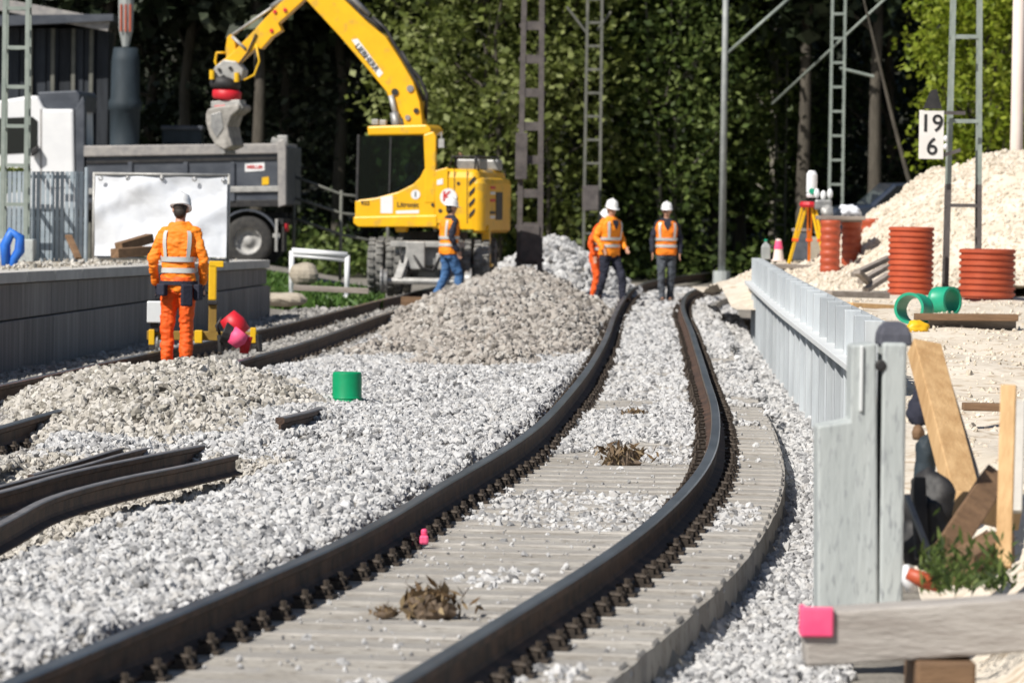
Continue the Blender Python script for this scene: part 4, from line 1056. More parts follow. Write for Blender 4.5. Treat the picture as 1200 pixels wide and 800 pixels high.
# worker in jeans beside the excavator, in profile
pj = foot(525, 357, -.19, 125)
person('worker in blue jeans and orange vest walking beside the yellow excavator', (pj.x, pj.y, -.19), R(118),
       J(elL=(-.25, .08, 1.16), elR=(.25, .02, 1.15), wrL=(-.24, -.05, .92), wrR=(.23, -.16, .95), knL=(-.10, -.16, .50), knR=(.10, .02, .49), anL=(-.11, -.13, .09), anR=(.11, .20, .10)),
       'navy', 'jeans', vest='hivis3', nod=R(6), lean=(0, -.04), vneck=False, scale=1.04)
pj = foot(713, 352, -.19, 125)
person('worker in dark trousers and orange vest stepping onto the left rail', (pj.x * 92 / pj.y, 92, -.19), R(38),
       J(elL=(-.27, .06, 1.17), elR=(.26, -.02, 1.16), wrL=(-.24, -.10, .98), wrR=(.22, -.20, 1.0), knL=(-.11, .02, .50), knR=(.14, -.20, .53), anL=(-.12, .16, .09), anR=(.16, -.22, .16)),
       'hivis3', 'navy', vest='hivis3', nod=R(10), turn=R(-10), lean=(0, -.06), scale=1.05)
pj = G(699, 346, -.19)
person('worker in orange jacket and orange trousers half hidden behind the one in dark trousers', (pj.x * 93.5 / pj.y, 93.5, -.19), R(60),
       J(knL=(-.1, -.05, .5), knR=(.1, -.02, .5)), 'hivis2', 'hivis2', nod=R(30), lean=(.03, -.14), scale=.96)
pj = foot(780, 347, -.19, 116)
person('worker in grey trousers and orange vest facing the camera between the rails', (pj.x * 95.5 / pj.y, 95.5, -.19), R(4),
       J(elL=(-.27, .05, 1.15), elR=(.27, .05, 1.15), wrL=(-.27, -.02, .90), wrR=(.26, -.03, .90), knL=(-.10, -.03, .50), knR=(.11, .04, .50), anL=(-.07, .02, .09), anR=(.10, .16, .1)),
       'navy', 'slate', vest='hivis', scale=1.03)

# ================================================================== forest behind
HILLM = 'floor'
struct(sheet('sky_block_slope', list(np.linspace(-160, 160, 40)), [119, 124, 130, 140, 150, 165, 185, 215, 260, 330], lambda x, y: -.28 + .25 * sm(119, 128, y) + 70 * sm(150, 330, y) + .3 * nz(x, y, 0, .2), 'floor'))  # dark slope added behind the trees to block the bright sky
LEAF = dict(
    dark=leaf_mat('shade_dark_conifer_leaves', (.010, .016, .008), (.018, .030, .012), (.040, .055, .028), .15),  # the wood's shade is partly put into this very dark leaf colour
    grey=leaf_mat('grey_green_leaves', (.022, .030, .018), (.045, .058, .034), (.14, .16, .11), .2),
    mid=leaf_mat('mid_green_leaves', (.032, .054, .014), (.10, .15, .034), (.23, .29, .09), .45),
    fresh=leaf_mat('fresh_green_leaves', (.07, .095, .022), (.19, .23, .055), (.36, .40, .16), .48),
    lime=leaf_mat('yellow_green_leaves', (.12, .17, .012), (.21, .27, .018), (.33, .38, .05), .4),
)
def leaves(cent, size, rng, droop=.0, aspect=1.6):
    n = len(cent); a = rng.normal(size=(n, 3)); a /= np.linalg.norm(a, axis=1)[:, None]
    a[:, 2] = a[:, 2] * .7 - droop; a /= np.linalg.norm(a, axis=1)[:, None]
    b_ = rng.normal(size=(n, 3)); b_ -= a * (a * b_).sum(1)[:, None]; b_ /= np.linalg.norm(b_, axis=1)[:, None]
    s = (size * rng.uniform(.6, 1.4, n))[:, None]
    v = np.stack([cent - a * s * aspect * .5, cent + b_ * s * .5, cent + a * s * aspect * .5, cent - b_ * s * .5], 1).reshape(-1, 3)
    return v
def leaf_obj(name, v, mat, parent=None, loc=None):
    n = len(v) // 4; me = bpy.data.meshes.new(name)
    me.vertices.add(4 * n); me.vertices.foreach_set('co', v.astype(np.float32).ravel())
    me.loops.add(4 * n); me.loops.foreach_set('vertex_index', np.arange(4 * n, dtype=np.int32))
    me.polygons.add(n); me.polygons.foreach_set('loop_start', np.arange(0, 4 * n, 4, dtype=np.int32))
    me.update(calc_edges=True); me.validate()
    return link(name, me, LEAF[mat] if mat in LEAF else MT[mat], parent, loc=loc)
def tree(label, px, y, H, z0, Rr, nclump, per, lsize, mat, bark='bark', seed=1, trunk=.16, spread=.45, group='trees at the forest edge', name='forest_tree', stems=1, lean=0.):
    rng = np.random.default_rng(seed); rnd = random.Random(seed)
    x = (px - 600) * y / FPX
    t = thing(name, label, 'tree', (x, y, -.2), 0, group)
    # limbs reach towards the leaf clumps
    cl = []
    for k in range(nclump):
        u = rng.random() ** .8; zz = z0 + (H - z0) * u
        prof = math.sin(math.pi * min(1, .18 + .82 * (1 - u))) ** .7 * (1 - .25 * u)
        ang = rng.uniform(0, 6.283); rr = Rr * prof * math.sqrt(rng.uniform(.12, 1.0))
        cl.append((rr * math.cos(ang) + lean * zz, rr * math.sin(ang), zz))
    cl = np.array(cl)
    b = MB()
    for s in range(stems):
        ox, oy = (rnd.gauss(0, .25), rnd.gauss(0, .25)) if stems > 1 else (0, 0)
        pts = [(ox * (1 + k * .5) + lean * H * k / 6 + rnd.gauss(0, .05 * k ** .5), oy * (1 + k * .5), H * .9 * k / 6) for k in range(7)]
        b.tube(pts, [trunk * (1 - .85 * k / 6) * (1 if stems == 1 else .6) for k in range(7)], 8, False)
    b.build('trunk', bark, t, smooth=True)
    b = MB()
    for c in cl[rng.permutation(len(cl))[:min(len(cl), 34)]]:
        zb = max(.4, c[2] - rnd.uniform(.6, 1.8)); r0 = trunk * .32
        p0 = Vector((lean * zb, 0, zb)); p1 = Vector(c); mid = (p0 + p1) / 2 + Vector((rnd.gauss(0, .15), rnd.gauss(0, .15), -.12))
        b.tube([p0, mid, p1], [r0, r0 * .6, r0 * .15], 5, False)
    b.build('limbs', bark, t, smooth=True)
    cent = np.repeat(cl, per, 0) + rng.normal(size=(nclump * per, 3)) * np.array([spread, spread, spread * .7])
    leaf_obj('crown', leaves(cent, lsize, rng), mat, t)
    return t
TR = 'trees at the forest edge'
# (px, y, height, crown base, radius, clumps, leaves per clump, leaf size, material, label)
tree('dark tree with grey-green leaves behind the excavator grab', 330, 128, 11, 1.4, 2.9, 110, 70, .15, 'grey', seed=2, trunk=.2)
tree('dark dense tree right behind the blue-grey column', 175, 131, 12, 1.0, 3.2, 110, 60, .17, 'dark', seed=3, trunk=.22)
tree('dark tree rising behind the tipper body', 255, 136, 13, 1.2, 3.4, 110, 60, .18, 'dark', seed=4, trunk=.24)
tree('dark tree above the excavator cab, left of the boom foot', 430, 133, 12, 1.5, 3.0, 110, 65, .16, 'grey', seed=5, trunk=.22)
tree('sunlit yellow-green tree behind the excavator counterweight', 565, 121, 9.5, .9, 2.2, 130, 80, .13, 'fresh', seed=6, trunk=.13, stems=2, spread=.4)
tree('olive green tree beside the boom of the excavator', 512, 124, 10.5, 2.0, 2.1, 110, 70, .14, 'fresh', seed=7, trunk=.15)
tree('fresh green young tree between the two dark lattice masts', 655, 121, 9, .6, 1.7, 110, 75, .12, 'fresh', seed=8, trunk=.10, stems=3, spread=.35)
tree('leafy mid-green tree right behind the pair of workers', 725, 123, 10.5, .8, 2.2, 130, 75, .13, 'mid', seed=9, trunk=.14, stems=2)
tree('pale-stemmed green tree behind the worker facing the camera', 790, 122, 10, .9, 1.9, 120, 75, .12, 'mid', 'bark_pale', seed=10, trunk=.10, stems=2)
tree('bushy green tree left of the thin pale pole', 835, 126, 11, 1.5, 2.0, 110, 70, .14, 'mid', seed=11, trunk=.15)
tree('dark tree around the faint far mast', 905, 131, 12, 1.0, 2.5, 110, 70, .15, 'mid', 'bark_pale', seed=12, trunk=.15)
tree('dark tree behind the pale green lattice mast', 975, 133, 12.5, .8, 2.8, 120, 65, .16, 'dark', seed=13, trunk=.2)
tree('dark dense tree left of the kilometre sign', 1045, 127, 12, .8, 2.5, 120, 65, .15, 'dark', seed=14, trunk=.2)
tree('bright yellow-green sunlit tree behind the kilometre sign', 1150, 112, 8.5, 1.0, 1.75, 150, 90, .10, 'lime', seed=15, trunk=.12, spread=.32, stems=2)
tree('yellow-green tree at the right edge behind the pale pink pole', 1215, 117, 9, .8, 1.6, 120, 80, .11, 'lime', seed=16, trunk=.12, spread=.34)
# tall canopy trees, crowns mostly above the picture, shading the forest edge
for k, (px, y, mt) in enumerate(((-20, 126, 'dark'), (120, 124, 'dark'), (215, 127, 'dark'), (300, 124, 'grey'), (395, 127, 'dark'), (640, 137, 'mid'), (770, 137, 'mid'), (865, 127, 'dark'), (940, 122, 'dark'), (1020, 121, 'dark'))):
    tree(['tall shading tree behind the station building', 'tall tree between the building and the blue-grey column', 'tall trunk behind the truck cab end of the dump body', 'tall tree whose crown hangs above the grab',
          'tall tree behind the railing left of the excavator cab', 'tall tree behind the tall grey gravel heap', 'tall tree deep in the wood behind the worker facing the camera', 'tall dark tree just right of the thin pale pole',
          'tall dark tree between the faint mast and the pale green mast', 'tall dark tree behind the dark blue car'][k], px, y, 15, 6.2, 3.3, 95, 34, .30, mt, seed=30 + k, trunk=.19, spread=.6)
# a far wood that reads as one mass
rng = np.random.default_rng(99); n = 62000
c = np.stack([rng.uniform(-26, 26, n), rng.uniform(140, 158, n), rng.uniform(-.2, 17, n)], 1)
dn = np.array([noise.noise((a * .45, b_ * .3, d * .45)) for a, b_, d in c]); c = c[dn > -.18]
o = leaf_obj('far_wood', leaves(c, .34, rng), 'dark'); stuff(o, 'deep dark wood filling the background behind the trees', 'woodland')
rng = np.random.default_rng(98); n = 26000
c = np.stack([rng.uniform(-14, 15, n), rng.uniform(121, 132, n), np.abs(rng.normal(0, .55, n)) - .15], 1)
dn = np.array([noise.noise((a * .5, b_ * .4, 0)) for a, b_, d in c]); c = c[dn + .12 > c[:, 2] * .30 - .05]
o = leaf_obj('undergrowth', leaves(c, .13, rng), 'mid'); stuff(o, 'low dark undergrowth along the foot of the forest', 'undergrowth')

# ------------------------------------------------------------------ masts and poles
def lattice(label, pxb, pyb, pxt, y, w0, w1, dep, leg, step, mat, H=9.5, zb=-.3, name='lattice_mast', bh=.05, dark=None, diag=False):
    b0 = U(pxb, pyb, y); xt = U(pxt, 20, y)
    t = thing(name, label, 'mast', (b0.x, y, zb)); ztop = H
    tx = (xt.x - b0.x) / (xt.z - b0.z)
    # the picture is tilted, so the masts are upright in the world: lean only what the trace leaves over
    def at(u, s, q): z = ztop * u; w_ = w0 + (w1 - w0) * u; return Vector((s * w_ / 2, q * dep / 2 * (1 + (w1 / w0 - 1) * u), z))
    for q in (-1, 1):
        for s in (-1, 1):
            b = MB()
            u0 = (dark - zb) / ztop if dark else 0
            b.bar(at(u0, s, q), at(1, s, q), leg, leg); b.build('leg', mat, t)
            if dark:
                b = MB(); b.bar(at(0, s, q), at(u0, s, q), leg * 1.04, leg * 1.04); b.build('leg_base', 'mast_dark', t)
    z = step * .4; k = 0
    while z < ztop - .1:
        u = z / ztop
        for q in (-1, 1):
            b = MB(); b.bar(at(u, -1, q), at(u, 1, q), leg * .7, bh); b.build('batten', mat if not dark or z > dark - zb else 'mast_dark', t)
        if diag and z + step < ztop:
            b = MB(); b.bar(at(u, -1 if k % 2 else 1, -1), at((z + step) / ztop, 1 if k % 2 else -1, -1), leg * .5, .03); b.build('diagonal', mat, t)
        for s in (-1, 1):
            b = MB(); b.bar(at(u, s, -1), at(u, s, 1), bh, leg * .7); b.build('side_batten', mat if not dark or z > dark - zb else 'mast_dark', t)
        z += step; k += 1
    b = MB(); b.box((0, 0, .12), (w0 + .25, dep + .25, .34)); b.build('footing', 'block', t, bevel=.02)
    return t
ma = lattice('dark riveted mast standing in the gravel heaps right of the excavator', 620, 330, 626, 95, .40, .28, .34, .10, .62, 'mast_dark', bh=.16)
b = MB(); p = U(611, 183, 94.7); b.box((p.x - ma.location.x, -.24, p.z - ma.location.z), (.22, .12, .86)); b.build('equipment_panel', 'mast_dark', ma, bevel=.01)
b = MB(); p = U(620, 285, 94.7); b.box((0, -.22, p.z - ma.location.z), (.36, .05, .66)); b.build('base_plate', 'mast_dark', ma, bevel=.01)
mb_ = lattice('dull grey lattice mast behind the pair of workers', 693, 280, 695, 114, .36, .30, .30, .06, .52, 'mast_mid')
b = MB(); a, c = U(690, 42, 114), U(664, 8, 114); L = mb_.location; b.cyl(a - L, c - L, .03); a, c = U(700, 36, 114), U(716, 14, 114); b.cyl(a - L, c - L, .03); b.build('cantilever_tube', 'mast_mid', mb_)
b = MB(); p = U(692, 232, 113.7) - L; b.box(p, (.36, .12, .55)); b.build('mast_plate', 'mast_dark', mb_, bevel=.01)
md = lattice('pale green ladder-like lattice mast above the survey tripod', 979, 250, 980, 116, .30, .28, .26, .05, .55, 'mast')
L = md.location; b = MB(); a, c = U(984, 80, 118), U(1024, 90, 118); b.cyl(a - L, c - L, .035); b.build('cantilever_tube', 'mast', md)
me_ = lattice('faint distant lattice mast among the dark trees', 914, 250, 915, 127, .26, .24, .24, .04, .6, 'mast_mid')
L = me_.location; b = MB(); a, c = U(888, 40, 126.8), U(934, 37, 126.8); b.cyl(a - L, c - L, .04); p = U(914, 44, 126.7) - L; b.ell(p, (.22, .1, .16)); b.build('crossarm', 'mast_mid', me_)
mf = lattice('large grey-green lattice mast standing before the sand heap on the right', 1127, 330, 1130, 70, .46, .24, .40, .055, 1.15, 'mast', zb=.1, dark=2.0)
ml = lattice('pale green lattice mast on the platform at the left edge', 17, 300, 20, 73.4, .34, .30, .30, .06, .56, 'mast', zb=.75)
# thin pole with cantilever
p0 = U(848, 306, 117); t = thing('catenary_pole', 'thin pale pole with a slanting strut behind the curve of the track', 'pole', (p0.x, 118, -.3))
b = MB(); b.cyl((0, 0, 0), (0, 0, 10), .085, .06, 12); b.build('pole_shaft', 'pole', t, smooth=True)
L = t.location; b = MB(); a, c = U(853, 62, 118), U(925, -2, 118); b.cyl(a - L, c - L, .035); b.build('strut', 'mast', t, smooth=True)
b = MB(); b.cyl((0, 0, 0), (0, 0, .4), .2, .2, 12); b.build('footing', 'block', t)
a, c = U(905, 122, 121), U(1075, -36, 119); b = MB(); b.cyl(a - a, c - a, .03); o = b.build('stay_wire', 'mast', loc=a, smooth=True); tag(o, 'slanting pale stay wire crossing the pale green lattice mast', 'wire')
p0 = U(1190, 170, 88); t = thing('wooden_pole', 'thick pale pink pole rising behind the sand heap at the right edge', 'pole', (p0.x, 88, .2))
b = MB(); b.tube([(0, 0, 0), (.02, 0, 3), (.03, 0, 9)], [.115, .108, .10], 14); b.build('pole_shaft', 'pole_pink', t, smooth=True)
b = MB(); b.lathe([(.112, 2.2), (.124, 2.2), (.124, 2.26), (.112, 2.26)], n=14, closed=True); b.build('band', 'steel', t)

# kilometre sign
ps = U(1091.5, 158, 69.5); t = thing('kilometre_sign', 'white kilometre board reading 19 over 6 beside the large right-hand mast', 'sign', (ps.x, 69.5, ps.z))
b = MB(); b.box((0, 0, 0), (.335, .02, .66)); b.build('board', 'sign', t, bevel=.006)
text('19', .33, 'ink', t, (0.0, -.014, .145), (math.pi / 2, 0, 0), 'numerals', .003, .004)
text('6', .33, 'ink', t, (0.01, -.014, -.17), (math.pi / 2, 0, 0), 'numerals', .003, .004)
b = MB(); b.prism([(-.12, .35), (.14, .35), (.06, .62), (-.02, .60)], -.03, .03); b.build('top_marker', 'dark', t)
b = MB(); b.bar((.16, .03, .30), (.46, .03, .30), .03, .05); b.build('bracket', 'mast_dark', t)
b = MB(); b.bar((.16, .03, -.28), (.40, .03, -.20), .03, .05); b.build('bracket', 'mast_dark', t)
for zz in (-.05, -.16): b = MB(); b.ell((.195, 0, zz), (.03, .03, .045)); b.build('reflector_button', 'white', t, smooth=True)

# ------------------------------------------------------------------ station building, column, small container
yb = 116
p0, p1 = U(-70, 245, yb), U(118, 245, yb)
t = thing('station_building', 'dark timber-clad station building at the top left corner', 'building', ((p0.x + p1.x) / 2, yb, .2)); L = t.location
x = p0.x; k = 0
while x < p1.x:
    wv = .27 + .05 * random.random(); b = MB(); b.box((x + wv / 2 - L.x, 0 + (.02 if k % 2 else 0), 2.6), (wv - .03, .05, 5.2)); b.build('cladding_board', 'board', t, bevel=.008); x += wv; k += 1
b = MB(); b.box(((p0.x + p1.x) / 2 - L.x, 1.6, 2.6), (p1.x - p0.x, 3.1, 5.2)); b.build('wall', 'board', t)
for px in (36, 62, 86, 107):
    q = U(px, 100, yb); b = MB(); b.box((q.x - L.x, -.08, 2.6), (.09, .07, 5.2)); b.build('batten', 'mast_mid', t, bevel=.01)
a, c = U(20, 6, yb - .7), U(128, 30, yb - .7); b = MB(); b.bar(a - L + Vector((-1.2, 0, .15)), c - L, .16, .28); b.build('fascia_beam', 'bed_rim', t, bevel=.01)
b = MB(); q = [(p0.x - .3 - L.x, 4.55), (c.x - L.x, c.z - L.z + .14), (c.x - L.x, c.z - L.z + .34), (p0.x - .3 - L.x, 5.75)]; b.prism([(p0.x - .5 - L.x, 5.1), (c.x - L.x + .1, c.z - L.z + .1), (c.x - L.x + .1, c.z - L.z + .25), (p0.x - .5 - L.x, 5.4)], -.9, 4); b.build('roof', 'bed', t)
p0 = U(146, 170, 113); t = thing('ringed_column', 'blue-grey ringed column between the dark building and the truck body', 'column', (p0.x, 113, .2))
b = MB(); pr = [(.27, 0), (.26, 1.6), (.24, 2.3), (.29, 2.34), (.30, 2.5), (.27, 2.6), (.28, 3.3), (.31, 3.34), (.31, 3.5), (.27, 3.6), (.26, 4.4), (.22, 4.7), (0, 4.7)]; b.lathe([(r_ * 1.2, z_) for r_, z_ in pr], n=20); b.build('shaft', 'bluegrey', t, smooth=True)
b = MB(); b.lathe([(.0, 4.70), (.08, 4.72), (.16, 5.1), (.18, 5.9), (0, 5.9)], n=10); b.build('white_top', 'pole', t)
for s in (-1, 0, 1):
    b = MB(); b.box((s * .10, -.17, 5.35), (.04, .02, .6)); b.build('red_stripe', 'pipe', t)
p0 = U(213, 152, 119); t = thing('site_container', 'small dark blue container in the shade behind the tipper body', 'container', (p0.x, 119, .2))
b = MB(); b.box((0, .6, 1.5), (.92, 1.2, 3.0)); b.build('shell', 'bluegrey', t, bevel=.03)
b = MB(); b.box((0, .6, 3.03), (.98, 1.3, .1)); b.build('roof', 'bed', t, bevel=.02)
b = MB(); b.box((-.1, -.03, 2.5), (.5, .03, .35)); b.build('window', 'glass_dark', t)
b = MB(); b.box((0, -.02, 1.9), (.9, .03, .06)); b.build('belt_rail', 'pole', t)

# ------------------------------------------------------------------ railing, hurdle, things behind the platform end
t = thing('yard_railing', 'dim grey three-bar railing between the truck and the excavator', 'railing', (U(400, 290, 104).x, 104, .1)); L = t.location
for pts in (((330, 201), (400, 228), (470, 236)), ((330, 227), (400, 250), (470, 258)), ((325, 249), (400, 275), (470, 289))):
    b = MB(); b.tube([U(x, y, 104) - L for x, y in pts], .035, 6); b.build('rail', 'mast_mid', t, smooth=True)
for px, y0 in ((345, 206), (400, 226), (455, 234)):
    a, c = U(px, y0 - 3, 104), U(px, 300, 104); b = MB(); b.cyl(Vector((a.x, 104, a.z)) - L, Vector((a.x, 104, .0)) - L, .035); b.build('post', 'mast_mid', t, smooth=True)
t = thing('white_hurdle', 'white metal hurdle frame standing on grass left of the excavator', 'barrier', (U(374, 325, 88).x, 88, 0)); L = t.location
a, c = U(342, 294, 88) - L, U(407, 299, 88) - L
b = MB(); b.tube([a, c], .055, 8); b.build('top_bar', 'white', t, smooth=True)
a2, c2 = U(343, 299, 88) - L, U(405, 305, 88) - L; b = MB(); b.tube([a2, c2], .03, 8); b.build('lower_bar', 'white', t, smooth=True)
for q, px in ((a, 343), (c, 405)):
    b = MB(); b.cyl((q.x, 0, q.z), (q.x, 0, -.05), .045); b.box((q.x, 0, -.02), (.12, .5, .05)); b.build('foot', 'white', t, smooth=True)
def rock(label, px, py, y, r, mat, seed, z=None, name='boulder', cat='boulder'):
    p = U(px, py, y); b = MB(); b.ell((0, 0, 0), r, 16, 10); b.v = [tuple(Vector(q) * (1 + .32 * noise.noise(Vector(q) * 3.1 + Vector((seed, 0, 0))) + .12 * noise.noise(Vector(q) * 9 + Vector((seed, 5, 0))))) for q in b.v]
    return tag(b.build(name, mat, loc=p, smooth=False), label, cat)
rock('brown boulder under the white hurdle', 356, 321, 87, (.24, .2, .2), 'dust', 3)
def plank(label, a, c, w, h, mat, name='timber_plank', cat='plank', group=None, up=(0, 0, 1)):
    a, c = Vector(a), Vector(c); b = MB(); b.bar((0, 0, 0), c - a, w, h, up); return tag(b.build(name, mat, loc=a, bevel=.006), label, cat, group)
plank('grey plank lying on the ground below the white hurdle', U(344, 337, 84), U(432, 341, 84), .2, .09, 'timber_old')
plank('brown sleeper end lying before the excavator wheels', U(470, 353, 86), U(508, 354, 86), .24, .16, 'timber_brown')
rock('pale earth clod left of the grey plank beside the platform end', 330, 350, 82, (.38, .3, .12), 'dust', 8, name='earth_clod', cat='earth clod')
rng = np.random.default_rng(5); c = []
for k in range(5200):
    px, d = rng.uniform(300, 445), rng.uniform(85, 98); x = (px - 600) * d / FPX; c.append((x, d, hg(x, d) + .06))
c = np.array(c); stuff(leaf_obj('grass_strip', leaves(c, .13, rng, droop=-1.2, aspect=2.6), 'grass'), 'strip of green grass left of the excavator wheels', 'grass')

# ------------------------------------------------------------------ fences on the platform
def ptz(p): return ptop((p - PLAT0).dot(PDIR)) if False else .80
yf = 74
t = thing('bar_fence', 'blue-grey vertical bar fence in front of the white truck cab', 'fence', (U(50, 305, yf).x, yf, .74)); L = t.location
for k in range(22):
    px = -22 + k * 5.6; a, c = U(px, 201, yf), U(px, 308, yf)
    b = MB(); b.box((a.x - L.x, 0, (a.z + c.z) / 2 - L.z), (.056, .03, a.z - c.z)); b.build('bar', 'fence', t)
for py in (206, 255, 299):
    a, c = U(-26, py, yf), U(101, py, yf); b = MB(); b.bar(Vector((a.x, yf + .03, a.z)) - L, Vector((c.x, yf + .03, a.z)) - L, .03, .05); b.build('cross_rail', 'fence', t)
a, c = U(102, 170, yf), U(102, 310, yf); b = MB(); b.cyl((a.x - L.x, 0, U(102, 196, yf).z - L.z), (a.x - L.x, 0, c.z - L.z), .03); b.build('end_post', 'fence', t)
b = MB(); rng = np.random.default_rng(12); cc = np.array([U(rng.uniform(-5, 34), 200 + 24 * rng.random() ** 1.5, yf + .3) for _ in range(260)]); stuff(leaf_obj('climbing_weed', leaves(cc, .09, rng), 'fresh'), 'small green weed growing behind the bar fence at the left edge', 'weed')
t = thing('tarp_fence', 'white plastic sheet hung on a mesh site fence behind the lone worker', 'fence', (U(190, 305, 72).x, 72, .74)); L = t.location
pa, pb_ = U(110, 206, 72), U(268, 208, 72); zb = U(190, 304, 72).z
fr = MB(); 
for (s0, s1) in (((pa.x, pa.z + .03), (pb_.x, pb_.z + .03)), ((pa.x, zb), (pb_.x, zb))): fr.cyl((s0[0] - L.x, .06, s0[1] - L.z), (s1[0] - L.x, .06, s1[1] - L.z), .022, n=8)
for x, z in ((pa.x, pa.z), (pb_.x, pb_.z), ((pa.x + pb_.x) / 2, pa.z)): fr.cyl((x - L.x, .06, z + .05 - L.z), (x - L.x, .06, zb - .03 - L.z), .022, n=8)
fr.build('fence_frame', 'steel_lt', t, smooth=True)
nx, nzv = 64, 44; b = MB(); vs = []
for j in range(nzv + 1):
    for i in range(nx + 1):
        u, v = i / nx, j / nzv; x = pa.x + .02 + (pb_.x - pa.x - .04) * u; zt = pa.z + (pb_.z - pa.z) * u - .02 * math.sin(u * math.pi * 3) ** 2
        z = zt + (zb + .04 - zt) * v
        f = .055 * abs(math.sin((u * 1.5 - v * 1.3) * 3.1 + .4)) ** 3 + .05 * abs(math.sin((u * 1.2 + v * 1.5) * 2.7)) ** 4 + .012 * nz(x, z, 0, 5) + .012 * abs(nz(x + z * .5, z, 4, 6))
        vs.append((x - L.x, .03 - f, z - L.z))
vs2 = [(x, y + .004, z) for x, y, z in vs]; m = nx + 1; nn = len(vs)
fs = [(j * m + i, j * m + i + 1, (j + 1) * m + i + 1, (j + 1) * m + i) for j in range(nzv) for i in range(nx)]
b.add(vs, fs); b.build('plastic_sheet', 'white_flat', t, smooth=True)
for px, py in ((118, 209), (150, 209), (190, 209), (228, 210), (262, 211)):
    p = U(px, py, 71.95); b = MB(); b.lathe([(.02, -.01), (.035, 0), (.02, .01)], p - L, (0, 1, 0), 10, closed=True); b.build('eyelet', 'steel', t)
# odds and ends on the platform
def lump(label, px, py, y, r, mat, seed, name, cat):
    return rock(label, px, py, y, r, mat, seed, name=name, cat=cat)
plank('short dark plank leaning against the bar fence on the platform', U(80, 276, 73.6), U(92, 303, 73.2), .10, .04, 'timber_brown')
plank('upper brown timber offcut on the platform before the white sheet', U(139, 290, 66.5), U(176, 279, 66.9), .14, .12, 'timber_brown', 'timber_offcut', 'timber')
plank('lower brown timber offcut on the platform before the white sheet', U(134, 297, 66), U(174, 294, 66.4), .16, .12, 'timber_brown', 'timber_offcut', 'timber')
b = MB(); p = U(15, 292, 66)
b.tube([(-.08, 0, -.3), (-.1, 0, .05), (-.02, 0, .22), (.09, 0, .15), (.09, -.02, -.02), (.02, 0, -.12), (-.02, -.02, -.32)], [.06, .07, .07, .065, .07, .06, .05], 8)
tag(b.build('coiled_hose', 'blue', loc=p, smooth=True), 'bright blue coiled hose bundle on the platform at the left edge', 'hose')
P, S = [], []
for k in range(420):
    tt = RNG.uniform(-6, LP - 1); q = pface(tt) - pn * RNG.uniform(.2, 1.6); P.append((q.x, q.y, ptop(tt) + .0)); S.append(RNG.choice([.015, .028, .05], p=[.5, .38, .12]))
stuff(stones('platform_rubble', P, S, 'st_beige'), 'pale rubble crumbs strewn along the platform top')

# ------------------------------------------------------------------ track trolley beside the lone worker
yt = 56.5
t = thing('track_trolley', 'yellow hand-pushed rail trolley with upright handle beside the lone worker', 'trolley', (U(238, 400, yt).x, yt, 0)); L = t.location
def PB(x0, x1, y0, y1, d, dep, name, mat, bev=.008):
    b = MB(); pxbox(b, x0, x1, y0, y1, d, dep); return b.build(name, mat, t, world=True, bevel=bev)
MT['brown_yellow'] = M('worn_yellow_steel', (.30, .19, .03), (.22, .13, .025), .6, .1, 6)
PB(172, 302, 389, 398, yt, .10, 'cross_beam', 'brown_yellow'); PB(172, 302, 389, 398, yt + .6, .10, 'cross_beam', 'brown_yellow')
PB(174, 181, 386, 404, yt - .08, .1, 'wheel_guard', 'yellow2'); PB(228, 237, 387, 402, yt - .08, .1, 'wheel_guard', 'yellow2'); PB(293, 300, 384, 402, yt - .08, .1, 'wheel_guard', 'yellow2')
PB(244, 254, 310, 352, yt - .02, .08, 'handle_upper', 'yellow2', .015); PB(243, 255, 352, 357, yt - .04, .1, 'handle_joint', 'dark'); PB(244, 254, 357, 390, yt, .06, 'handle_lower', 'brown_yellow')
PB(245, 262, 306, 313, yt - .02, .05, 'handle_grip', 'yellow2')
bx_ = PB(172, 190, 353, 378, yt - .1, .16, 'control_box', 'barrier_rail', .012); PB(176, 186, 378, 389, yt - .05, .06, 'box_stand', 'dark')
for px in (180, 297):
    p = U(px, 402, yt); b = MB(); b.lathe([(0, -.05), (.09, -.05), (.09, -.03), (.065, -.02), (.065, .05), (0, .05)], p - L, (-1 if px < 200 else 1, 0, 0), 16); b.build('rail_wheel', 'steel', t)
    p2 = U(px, 402, yt) + Vector((0, .65, 0)); b = MB(); b.lathe([(0, -.05), (.09, -.05), (.09, -.03), (.065, -.02), (.065, .05), (0, .05)], p2 - L, (-1 if px < 200 else 1, 0, 0), 16); b.build('rail_wheel', 'steel', t)
yt2 = 55.9
t = thing('track_grinder', 'red motor-driven grinder leaning on the right end of the yellow trolley', 'power tool', (U(275, 410, yt2).x, yt2, 0)); L = t.location
a, c = U(266, 370, yt2) - L, U(284, 392, yt2) - L; b = MB(); b.tube([a, (a + c) / 2, c], [.10, .13, .11], 12); b.build('motor_housing', 'red', t, smooth=True)
a, c = U(262, 388, yt2 - .05) - L, U(276, 394, yt2 - .05) - L; b = MB(); b.cyl(a, c, .13, .11, 14); b.build('engine_block', 'dark', t, bevel=.01)
a, c = U(284, 388, yt2 - .1) - L, U(272, 404, yt2 - .1) - L; b = MB(); b.tube([a, (a + c) / 2, c], [.09, .11, .07], 10); b.build('fuel_tank', 'pink', t, smooth=True)
a, c = U(288, 394, yt2) - L, U(286, 414, yt2) - L; b = MB(); b.tube([a, c], [.08, .05], 10); b.build('grinding_head', 'red', t, smooth=True)
a, c = U(260, 372, yt2) - L, U(258, 392, yt2) - L; b = MB(); b.tube([a, (a + c) / 2 + Vector((-.05, 0, 0)), c], .02, 6); b.build('carry_handle', 'dark', t, smooth=True)
